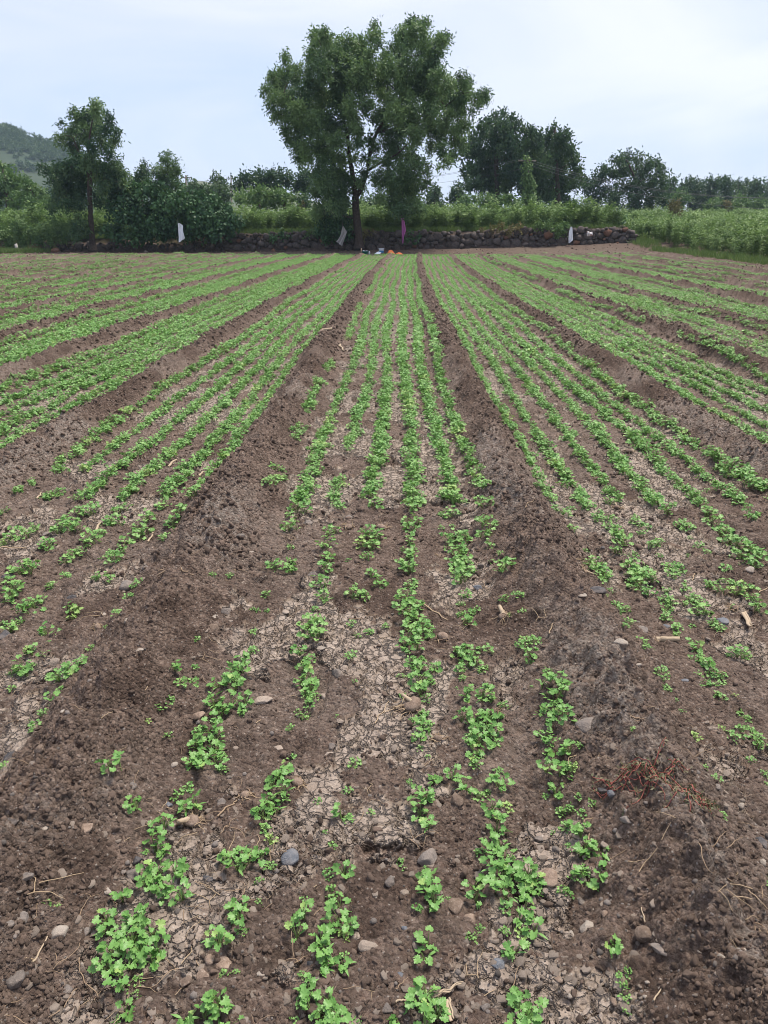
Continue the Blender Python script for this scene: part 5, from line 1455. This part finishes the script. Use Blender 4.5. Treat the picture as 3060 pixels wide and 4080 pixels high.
def coriander_rows():
    rng = np.random.default_rng(55)
    recs = []
    for cv, lst in CL.items():
        for (x, y, w) in lst:
            px, py = cv(x, y)
            gx, gy = on_ground(px, py + w / 1.6265 * .12, .025)
            D = w / 1.6265 / FPX * (gy * CP + EYE * SP)
            recs.append((gx, gy, D, w))
    recs.sort(key=lambda q: -q[3])
    big = recs[:298]; rest = recs[298:]
    # labels: size, row, order along the row from the camera
    rows = {}
    for q in big: rows.setdefault(row_phrase(q[0]), []).append(q)
    lab = {}
    for (kk, ph), qs in rows.items():
        qs.sort(key=lambda q: q[1])
        for k, q in enumerate(qs):
            size = 'tiny' if q[2] < .035 else 'small' if q[2] < .055 else 'leafy' if q[2] < .085 else 'bushy'
            pos = 'nearest' if k == 0 else ('farthest single' if k == len(qs) - 1 else ORD[k] + ' nearest')
            lab[id(q)] = '%s coriander clump, %s in the %s' % (size, pos, ph)
    leaf_objs = [(q[1]) for q in big]
    for n, q in enumerate(big):
        gx, gy, D, w = q
        z = gz(gx, gy)
        r = np.random.default_rng(2000 + n)
        nm = near_mark(gx, gy, .13)
        root = thing('coriander_clump', lab[id(q)], 'coriander', (gx, gy, z), 'coriander clumps in the rows at the front of the field')
        lay = clump_layout(D * 1.12, r)
        mb = MB()
        for (p, d, nn, s, k, b) in lay: add_stalk(mb, b, p, .0010, r.uniform(.2, .9))
        mb.build('stems', M['stem'], root)
        if gy < 2.45:
            for (p, d, nn, s, k, b) in lay:
                from mathutils import Matrix
                o = link('leaf', BLM[k], None, root)
                fm = frame_m(d, nn)
                o.matrix_local = Matrix([[*(fm[0] * s), p[0]], [*(fm[1] * s), p[1]], [*(fm[2] * s), p[2]], [0, 0, 0, 1]])
        else:
            VV = []; F3 = []; F4 = []; T = []; c = 0
            for (p, d, nn, s, k, b) in lay:
                v, f = BLV[k]
                v = (v * s) @ frame_m(d, nn).T + p
                for g in f: (F3 if g.shape[1] == 3 else F4).append(g + c)
                VV.append(v); c += len(v); T.append(np.full(len(v), .8 if k == 9 else r.uniform(.05, .7)))
            obj('foliage', np.concatenate(VV), [np.concatenate(F3), np.concatenate(F4)], M['coriander'], root, smooth=True, attrs={'tint': np.concatenate(T)})
    # everything further back, and the smallest seedlings, is one mass
    P = []; S = []; I = []
    NP = 10
    for gx, gy, D, w in rest:
        P.append((gx, gy)); S.append(D / .09); I.append(int(rng.integers(0, NP)))
    centers = sorted(RIDGES)
    for a, b in zip(centers[:-1], centers[1:]):
        mid = (a + b) / 2; wd = b - a
        nrow = max(5, int(round((wd - .38) / .215)) + 1)
        offs = (np.arange(nrow) - (nrow - 1) / 2) * .212
        if abs(mid + .13) < .1: offs = np.array(ROWS_MID) - mid
        for ri, of in enumerate(offs):
            x0 = mid + of
            yy = np.arange(4.0, 43.2, .046 if x0 > -3 else .040)
            yy = yy + rng.normal(0, .018, len(yy))
            ymin = max(4.0, (abs(x0) - .7) / .56)
            yy = yy[yy > ymin]
            if not len(yy): continue
            # thin near the camera, fuller further off and on the left
            pn = fbm(yy * .9, np.full(len(yy), x0 * 7.3), 3, 500)
            full = .60 + .34 * sst(4, 9, yy) + (.28 if x0 < -2.4 else 0) - .12 * sst(28, 42, yy) * (x0 > -3) - (.10 if x0 > 2.5 else 0) * (1 - sst(9, 14, yy))
            if abs(mid + .13) < .1: full = full + [-.34, .08, .0, -.02, .22, .24, .06][ri]
            elif abs(of) > wd / 2 - .215: full = full - .25
            patch = fbm(np.full(len(yy), x0 * .5), yy * .25, 3, 501)
            full = full + .62 * (patch - .5) - .05 * sst(12, 25, yy)
            keep = pn < full * .98
            y = yy[keep]
            n = len(y)
            broad = .017 if x0 > -2.4 else .030
            x = x0 + curve(y) + rng.normal(0, broad, n) + .03 * np.sin(y * .7 + ri)
            pk = pn[keep]
            s = (.62 + .55 * rng.uniform(0, 1, n)) * np.clip(1.25 - .55 * pk / (full[keep] + .01), .6, 1.25) * (1.1 if abs(mid + .13) < .1 and ri in (4, 5) else 1) * (1 - .14 * sst(10, 30, y))
            P += list(zip(x, y)); S += list(s); I += [int(q) for q in np.where(y < 9, rng.integers(0, NP, n), NP + rng.integers(0, 6, n))]
        # strays between the rows
        n = int(26 * (3 if mid < -2.4 else 1))
        ymin = max(4.0, (abs(mid) - .9) / .56)
        y = ymin + (43 - ymin) * rng.uniform(0, 1, n * 4)
        P += list(zip(mid + curve(y) + rng.uniform(-.55, .55, n * 4), y)); S += list(rng.uniform(.35, .8, n * 4)); I += [int(q) for q in np.where(y < 9, rng.integers(0, NP, n * 4), NP + rng.integers(0, 6, n * 4))]
    # small green fringe where the rows end
    y = rng.uniform(43.0, 44.6, 2600); x = rng.uniform(-27, 15, 2600)
    k = fbm(x * .4, y * .4, 2, 502) < .56
    P += list(zip(x[k], y[k])); S += list(rng.uniform(.7, 1.3, k.sum())); I += list(NP + rng.integers(0, 6, k.sum()))
    P = np.array(P); S = np.array(S); I = np.array(I)
    k = (P[:, 0] < 13.6) & (np.abs(P[:, 0]) < .62 * P[:, 1] + 1.2)
    P, S, I = P[k], S[k], I[k]
    z = soil_height(P[:, 0], P[:, 1]) - .003
    n = len(P)
    protos = [(clump_mesh(.09, 3000 + q), M['coriander']) for q in range(NP)] + [(clump_mesh(.10, 3100 + q, True), M['coriander']) for q in range(6)]
    scatter('coriander_rows', np.concatenate([P, z[:, None]], 1), np.stack([rng.normal(0, .12, n), rng.normal(0, .12, n), rng.uniform(0, 6.28, n)], -1), S, I, protos,
            label='rows of young coriander running back to the far wall', cat='coriander')
    print('coriander instances', n, 'near clumps', len(recs))
coriander_rows()

# ------------------------------------------------------------------ crumbs, pebbles and loose crust of the soil
def crumbs():
    rng = np.random.default_rng(66)
    P = []; S = []; K = []
    def put(n, y0, y1, smin, smax, power, kind, cond):
        u = rng.uniform(0, 1, n)
        y = 1 / (1 / y0 + u * (1 / y1 - 1 / y0))
        x = rng.uniform(-1, 1, n) * (.75 + .60 * y)
        r, _, side = ridge_amt(x, y)
        k = cond(x, y, r) > rng.uniform(0, 1, n)
        x, y = x[k], y[k]
        s = smin * (smax / smin) ** (rng.uniform(0, 1, len(x)) ** power) * (1 + .02 * y)
        P.append(np.stack([x, y], -1)); S.append(s); K.append(kind(len(x)))
    crust = lambda x, y: sst(.46, .54, fbm(x * 3.1 + 3, y * 2.3, 5, 62, .58))
    lump = lambda x, y: .25 + 1.1 * sst(.35, .65, fbm(x * 4, y * 4, 3, 510))
    put(230000, .75, 5.0, .0018, .0098, 2.3, lambda n: rng.integers(0, 8, n), lambda x, y, r: (.22 + .9 * r) * lump(x, y) * (1 - .75 * crust(x, y) * (r < .2)))
    put(130000, 3, 16, .0045, .020, 2.2, lambda n: rng.integers(0, 8, n), lambda x, y, r: (.15 + .9 * r) * lump(x, y) * (1 - .7 * crust(x, y) * (r < .2)))
    put(70000, 9, 44, .010, .032, 1.9, lambda n: rng.integers(0, 8, n), lambda x, y, r: (.05 + .95 * r))
    put(9500, .75, 9, .005, .016, 2.2, lambda n: rng.integers(0, 8, n), lambda x, y, r: (.35 + .6 * r) * lump(x, y))          # clods
    put(26000, .75, 7, .0012, .0045, 2.2, lambda n: 8 + rng.integers(0, 5, n), lambda x, y, r: .3 + .7 * r)                       # pale grit
    put(1100, .75, 9, .004, .010, 2.0, lambda n: 8 + rng.integers(0, 5, n), lambda x, y, r: .4 + .5 * r)                          # pebbles
    put(9000, .75, 8, .004, .016, 1.7, lambda n: 13 + rng.integers(0, 5, n), lambda x, y, r: (1 - r) * (.12 + .9 * sst(.40, .50, fbm(x * 3.1 + 3, y * 2.3, 5, 62, .58)) * (1 - sst(.58, .7, fbm(x * 3.1 + 3, y * 2.3, 5, 62, .58)))))   # crust chips
    put(2500, 43.5, 49.6, .015, .04, 1.9, lambda n: rng.integers(0, 8, n), lambda x, y, r: .8 + 0 * x)
    P = np.concatenate(P); S = np.concatenate(S); K = np.concatenate(K)
    z = soil_height(P[:, 0], P[:, 1]) + S * np.where(K >= 13, .10, .25)
    n = len(P)
    protos = [(mesh_data('crumb', *rock(2, 4000 + q, .30, 11, .8, .36, .72)), M['crumb']) for q in range(8)]
    protos += [(mesh_data('grit', *rock(1, 4100 + q, .15, 3, .85), True), M['pebble']) for q in range(5)]
    def chip(q):
        r = np.random.default_rng(4200 + q); m = int(r.integers(5, 8))
        a = np.sort(np.arange(m) / m * 6.283 + r.uniform(-.35, .35, m)); rad = r.uniform(.7, 1.1, m)
        ring = lambda k, z: np.stack([rad * k * np.cos(a), rad * k * np.sin(a) * .8, z + r.normal(0, .025, m)], -1)
        V = np.concatenate([ring(.95, -.25), ring(1.0, .10), ring(.93, .17), [[0, 0, .18]]])
        F4 = [(i + c * m, (i + 1) % m + c * m, (i + 1) % m + (c + 1) * m, i + (c + 1) * m) for c in (0, 1) for i in range(m)]
        F3 = [(2 * m + i, 2 * m + (i + 1) % m, 3 * m) for i in range(m)]
        return V, [np.array(F4), np.array(F3)]
    protos += [(mesh_data('chip', *chip(q)), M['flake']) for q in range(5)]
    flat = (K >= 13)
    R = np.stack([np.where(flat, rng.normal(0, .3, n), rng.uniform(0, 6.28, n)), np.where(flat, rng.normal(0, .3, n), rng.uniform(0, 6.28, n)), rng.uniform(0, 6.28, n)], -1)
    scatter('soil_crumbs', np.concatenate([P, z[:, None]], 1), R, S, K, protos, label='loose crumbs, grit and crust chips of the ploughed soil', cat='soil')
    print('crumbs', n)
crumbs()

# ------------------------------------------------------------------ straw, stubble, twigs
def curl(p, d, ln, rng, wig=.25, seg=6, up=0.0):
    out = [np.array(p, float)]; d = unit(np.array(d, float))
    for i in range(seg):
        d = unit(d + rng.normal(0, wig, 3) * np.array([1, 1, .5]) + np.array([0, 0, up - .10 * i]))
        q = out[-1] + d * ln / seg
        q[2] = max(q[2], .002)
        out.append(q)
    return smooth_path(out, 2)

def root_tuft(conv, x, y, w, label, seed, spread=6.28, az0=0.0, stalk=None, dark=True):
    px, py = conv(x, y); gx, gy = on_ground(px, py, .01)
    s = w / 1.6265 / FPX * (gy * CP + EYE * SP)
    rng = np.random.default_rng(seed); gz0 = gz(gx, gy)
    root = thing('maize_stubble', label, 'maize stubble', (gx, gy, gz(gx, gy)), 'maize stubble and straw left in the field')
    if dark:
        v, f = rock(2, seed, .35, 2, .7); obj('soil_ball', v * s * .20 + [0, 0, s * .08], f, M['clod'], root, smooth=True)
    for part in range(3):
        mb = MB(); paths = []
        for k in range(12):
            a = az0 + rng.normal(0, .27) * spread
            L = s * rng.uniform(.12, .62)
            o_ = rng.normal(0, .10, 2) * s
            P = curl([o_[0], o_[1], s * rng.uniform(.0, .14)], [math.cos(a), math.sin(a), rng.uniform(-.1, .3)], L, rng, .38)
            paths.append(P)
        allp = np.concatenate(paths)
        g = soil_height(allp[:, 0] + gx, allp[:, 1] + gy) - gz0 + .001
        allp[:, 2] = np.maximum(allp[:, 2] * .8, 0) + g
        c = 0
        for P in paths:
            P = allp[c:c + len(P)]; c += len(P)
            mb.tube(P, np.linspace(.0021, .0006, len(P)) * rng.uniform(.6, 1.2), 4, 0, False)
        mb.build('roots', M['root' if part else 'straw'], root)
    if stalk:
        a, L, r = stalk
        d = np.array([math.cos(a), math.sin(a), .12])
        L *= s
        mb = MB(); P = [np.array([0, 0, s * .15]) + d * L * t for t in (0, .2, .22, .5, .75, 1)]
        mb.tube(P, np.array([1, .95, 1.15, .9, .85, .8]) * r * s, 8); mb.build('stalk', M['husk'], root)
    return root
PI = math.pi
for args in [
    (MM,1210,880,190,'dark root ball with thin roots, right of the thickest coriander row',1,PI*2,0,None),
    (MM,1600,790,170,'maize stump with pale stalk and hanging roots, beside the right ridge',2,PI*.9,-PI/2,(PI*.55,.55,.09)),
    (MR,930,920,190,'maize stump with a white split stalk lying sideways, right bed',3,PI*.8,PI,(-.12,.75,.10)),
    (MM,600,165,150,'pale straw roots left of a bushy clump, middle of the middle bed',4,PI*1.2,PI*.7,None),
    (MM,810,165,150,'spread of thin roots right of the same bushy clump',5,PI*2,0,None),
    (MM,1185,330,90,'small root tuft beside the second row left of the right ridge',6,PI*2,0,None),
    (MM,1010,1310,290,'wide fan of thin straw roots in front of the thickest row',7,PI*1.0,PI*1.05,(PI*.75,.30,.05)),
    (MM,1180,1520,150,'upright bunch of roots right of the thickest row, front part',8,PI*1.2,PI/2,None),
    (BL,1240,430,260,'matted straw roots with a pale split stub at front left',9,PI*1.1,PI*.1,(-PI*.85,.35,.07)),
    (BL,1590,265,170,'tangle of pale curled roots at the front, left of the stone',10,PI*2,0,None),
    (BM,270,180,190,'pale roots trailing down right of a coriander row at the front',11,PI*.7,-PI*.35,None),
    (MR,470,555,110,'pale straw tuft on the flank of the right ridge',12,PI*.9,PI*.6,(-PI*.3,.5,.06)),
    (MR,680,25,100,'straw tuft in the right bed behind the split stalk',13,PI*1.4,0,(PI*.5,.4,.06)),
    (MR,1440,690,120,'thin dry roots near the pale husk in the right bed',14,PI*1.6,PI*.8,None),
    (ML,640,830,130,'fan of pale straw at the foot of the left ridge',15,PI*.6,PI*1.1,None),
    (UR,760,1380,120,'grass-like root tuft right of the pale cob',16,PI*1.6,PI*.5,None),
    (UR,550,1560,110,'root tuft between two clumps in the right bed',17,PI*1.4,PI*.4,None),
    (UL,810,1610,90,'brown root tuft in the left bed beside leafy clumps',18,PI*2,0,None),
    (UL,1080,1080,100,'root ball with pale roots in the left bed',19,PI*2,0,(.5,.4,.07)),
    (UM,430,680,110,'dark stubble ball with a pale stalk on the left ridge',20,PI*1.6,PI,(.2,.6,.09)),
    (UL,110,845,120,'straw roots lying on the second ridge at the far left',21,PI*1.4,0,None),
    (UR,1410,740,80,'stubble with pale stalk on a ridge at the right edge',22,PI*1.6,0,(.1,.5,.1)),
    (MM,1540,1370,150,'dry roots behind the largest front clump beside the right ridge',23,PI*1.2,0,None)]:
    root_tuft(*args)

def stick(conv, x0, y0, x1, y1, w, label, m='straw', seed=0, wig=.06, flat=False, name='straw_piece', cat='straw'):
    rng = np.random.default_rng(seed + 300)
    a = on_ground(*conv(x0, y0), .01); b = on_ground(*conv(x1, y1), .01)
    ln = math.hypot(a[0] - b[0], a[1] - b[1])
    r = .72 * w / 1.6265 / FPX * (a[1] * CP + EYE * SP) / 2
    P = []
    for t in np.linspace(0, 1, 7):
        x = a[0] + (b[0] - a[0]) * t + rng.normal(0, wig * ln * .5) * (0 < t < 1); y = a[1] + (b[1] - a[1]) * t + rng.normal(0, wig * ln * .5) * (0 < t < 1)
        P.append((x, y, r * .9 + .004))
    P = np.array(P); P[:, 2] += soil_height(P[:, 0], P[:, 1]); base = P[0].copy()
    zs = np.convolve(np.pad(P[:, 2], 2, mode='edge'), np.ones(5) / 5, 'valid'); P[:, 2] = np.maximum(zs, P[:, 2] * .5 + zs * .5)
    P = smooth_path(P - base, 3)
    mb = MB()
    R = np.linspace(1, .65, len(P)) * r
    mb.tube(P, R, 7)
    if flat:
        for q in range(len(mb.V)): mb.V[q][:, 2] = mb.V[q][:, 2] * .45
        mb.tube(P * [1, 1, .5] + [r * .9, r * .6, .002], R * .45, 5)
    o = mb.build(name, M[m], smooth=True); o.location = base
    tag(o, label, cat, 'maize stubble and straw left in the field')
for k, a in enumerate([
    (MM,1070,655,1240,768,16,'pale stalk lying diagonally right of the thickest row','straw'),
    (ML,1050,612,1270,618,14,'upper of two bark strips lying across the left ridge','root'),
    (ML,1040,640,1240,650,16,'lower of two bark strips lying across the left ridge','root'),
    (ML,625,200,655,140,26,'short pale maize stalk standing among clumps at left','husk'),
    (ML,960,275,995,225,20,'short brown maize stalk at the foot of the left ridge','husk'),
    (ML,10,290,170,298,14,'long straw lying at the left picture edge','straw'),
    (ML,1395,92,1425,96,12,'tiny straw chip on the left ridge crest','straw'),
    (UR,615,1335,690,1342,22,'pale cob-like stalk piece lying in the right bed','husk'),
    (UR,690,848,745,848,12,'pale stalk lying beside the ridge right of centre','husk'),
    (UR,425,665,480,668,12,'dull stalk piece on the first ridge right of the right ridge','root'),
    (UL,1090,1490,1145,1445,24,'pale maize stalk leaning in the left bed','husk'),
    (UL,1290,1560,1320,1530,24,'short pale stalk near the left ridge','husk'),
    (UL,240,1708,270,1670,20,'stub of pale stalk at the left picture edge','husk'),
    (UM,545,720,565,748,22,'pale split stalk on the right flank of the left ridge','husk'),
    (MR,1490,750,1540,835,46,'pale maize husk lying in the right bed near the edge','husk'),
    (MR,1600,600,1655,575,12,'thin pale straw at the right picture edge','straw'),
    (MR,1170,515,1180,475,10,'short upright straw in the right bed','straw'),
    (BM,1140,1590,1330,1495,34,'long pale husk strip at the very front','husk'),
    (BM,905,1645,975,1630,22,'short pale husk piece at the very front','husk'),
    (BM,1235,1610,1265,1750,50,'broad flat husk lying at the bottom edge','husk'),
    (BL,235,1545,340,1335,20,'pale stick pointing up the front left corner','husk'),
    (BL,215,1540,300,1470,12,'thin strip beside the pale stick in the front left corner','straw'),
    (BL,530,1470,640,1600,10,'crooked twig in front of the large front left clump','root'),
    (BL,250,150,340,245,14,'curved dry root on the slope of the left ridge','root'),
    (BL,460,45,610,55,8,'thin bent root near the top of the left ridge slope','root'),
    (BL,705,75,775,20,8,'pale straw right of the bent root on the left ridge','straw'),
    (BL,1485,635,1520,510,8,'upright straw between two front clumps','straw'),
    (BL,530,1395,520,1480,10,'short twig beside the large front left clump','root'),
    (BL,40,285,130,212,8,'thin root at the left edge of the left ridge','root'),
    (BL,815,650,855,620,8,'short straw behind the front left clumps','straw'),
    (BL,1410,410,1520,320,18,'grey flat strip before the tangle of curled roots','root'),
    (BR,790,975,1010,790,8,'long thin straw on the foot of the right ridge','straw'),
    (BR,725,865,820,895,10,'short straw left of the long thin straw','straw'),
    (BR,840,1225,815,1140,14,'curved pale straw below the right ridge','husk'),
    (BR,890,1750,940,1670,16,'pale straw at the bottom edge of the right ridge','husk'),
    (BR,715,25,810,65,12,'twig lying above the red-stemmed weed','root'),
    (BR,620,775,720,755,8,'straw under the right hand coriander row','root'),
    (BM,375,1070,440,940,8,'bent dry stalk beside a front clump','root'),
    (BM,905,1545,985,1470,8,'dark twig behind the short husk piece','root'),
    (MM,770,1420,860,1280,10,'straight straw in the middle bed, left of the wide root fan','straw'),
    (MM,830,1350,1010,1280,8,'long straw in the middle bed crossing the wide root fan','straw'),
    (MR,230,1005,245,940,10,'pale straw on the left flank of the right ridge','straw'),
    (MR,70,270,130,235,10,'dull straw on the right ridge crest','root'),
    (MM,0,1420,30,1400,10,'straw tip at the foot of the left ridge','straw')]):
    stick(*a[:8], seed=k, **({'flat': True} if a[5] > 30 else {}))  if False else stick(a[0], a[1], a[2], a[3], a[4], a[5], a[6], a[7], seed=k, flat=a[5] > 30)

def straw_litter():
    rng = np.random.default_rng(71)
    n = 900
    u = rng.uniform(0, 1, n); y = 1 / (1 / .8 + u * (1 / 14 - 1 / .8)); x = rng.uniform(-1, 1, n) * (.75 + .6 * y)
    keep = rng.uniform(0, 1, n) < sst(.38, .62, fbm(x * 3.5, y * 3.5, 3, 520)) + .10
    x, y = x[keep], y[keep]; n = len(x)
    protos = []
    for q in range(8):
        mb = MB()
        for _ in range(1 if q < 5 else 3):
            a = rng.uniform(0, 6.28)
            P = curl([rng.normal(0, .1), rng.normal(0, .1), .02], [math.cos(a), math.sin(a), .15], rng.uniform(.6, 1.3), rng, .30)
            mb.tube(P, np.linspace(.018, .008, len(P)), 4, 0, False)
        protos.append((mb.data('straw_bit'), M['straw' if q % 3 == 0 else 'root']))
    z = soil_height(x, y) + .003
    scatter('straw_litter', np.stack([x, y, z], -1), np.stack([rng.normal(0, .12, n), rng.normal(0, .12, n), rng.uniform(0, 6.28, n)], -1), rng.uniform(.025, .085, n), rng.integers(0, 8, n), protos,
            label='short bits of dry straw and root strewn over the soil', cat='straw')
straw_litter()

def red_weed():
    rng = np.random.default_rng(91)
    gx, gy = on_ground(*BR(900, 260), .10)
    z0 = gz(gx, gy)
    root = thing('red_stemmed_weed', 'sprawling weed with red stems and dull leaves across the right ridge', 'weed', (gx, gy, z0))
    s = 1 / 1.6265 / FPX * (gy * CP + EYE * SP)
    for part in range(4):
        mb = MB()
        P = []; D = []; Nn = []
        for k in range(16):
            cx, cy = [(680, 220), (850, 260), (1010, 290), (1180, 400)][part]
            hx, hy = on_ground(*BR(cx + rng.normal(0, 65), cy + rng.normal(0, 30)), .10)
            a = rng.uniform(0, 6.28)
            path = curl([hx - gx, hy - gy, 0], [math.cos(a), math.sin(a), .25], rng.uniform(.05, .13), rng, .45, 6)
            path[:, 2] = np.maximum(0, path[:, 2]) * .6 + soil_height(path[:, 0] + gx, path[:, 1] + gy) - z0 + .006
            mb.tube(path, np.linspace(.0019, .0008, len(path)), 4, 0, False)
            for q in path[::2]:
                for _ in range(2 if part else 1):
                    P.append(q); d = unit(rng.normal(0, 1, 3) + [0, 0, .4]); D.append(d); Nn.append(unit(rng.normal(0, .5, 3) + [0, 0, 1]))
        mb.build('stem', M['redstem'], root)
        n = len(P)
        V, F, T = leaf_quads(np.array(P), np.array(D), np.array(Nn), rng.uniform(.008, .016, n), rng.uniform(.004, .007, n), rng.uniform(0, .9, n))
        obj('leaves', V, F, M['redleaf'], root, attrs={'tint': T})
red_weed()
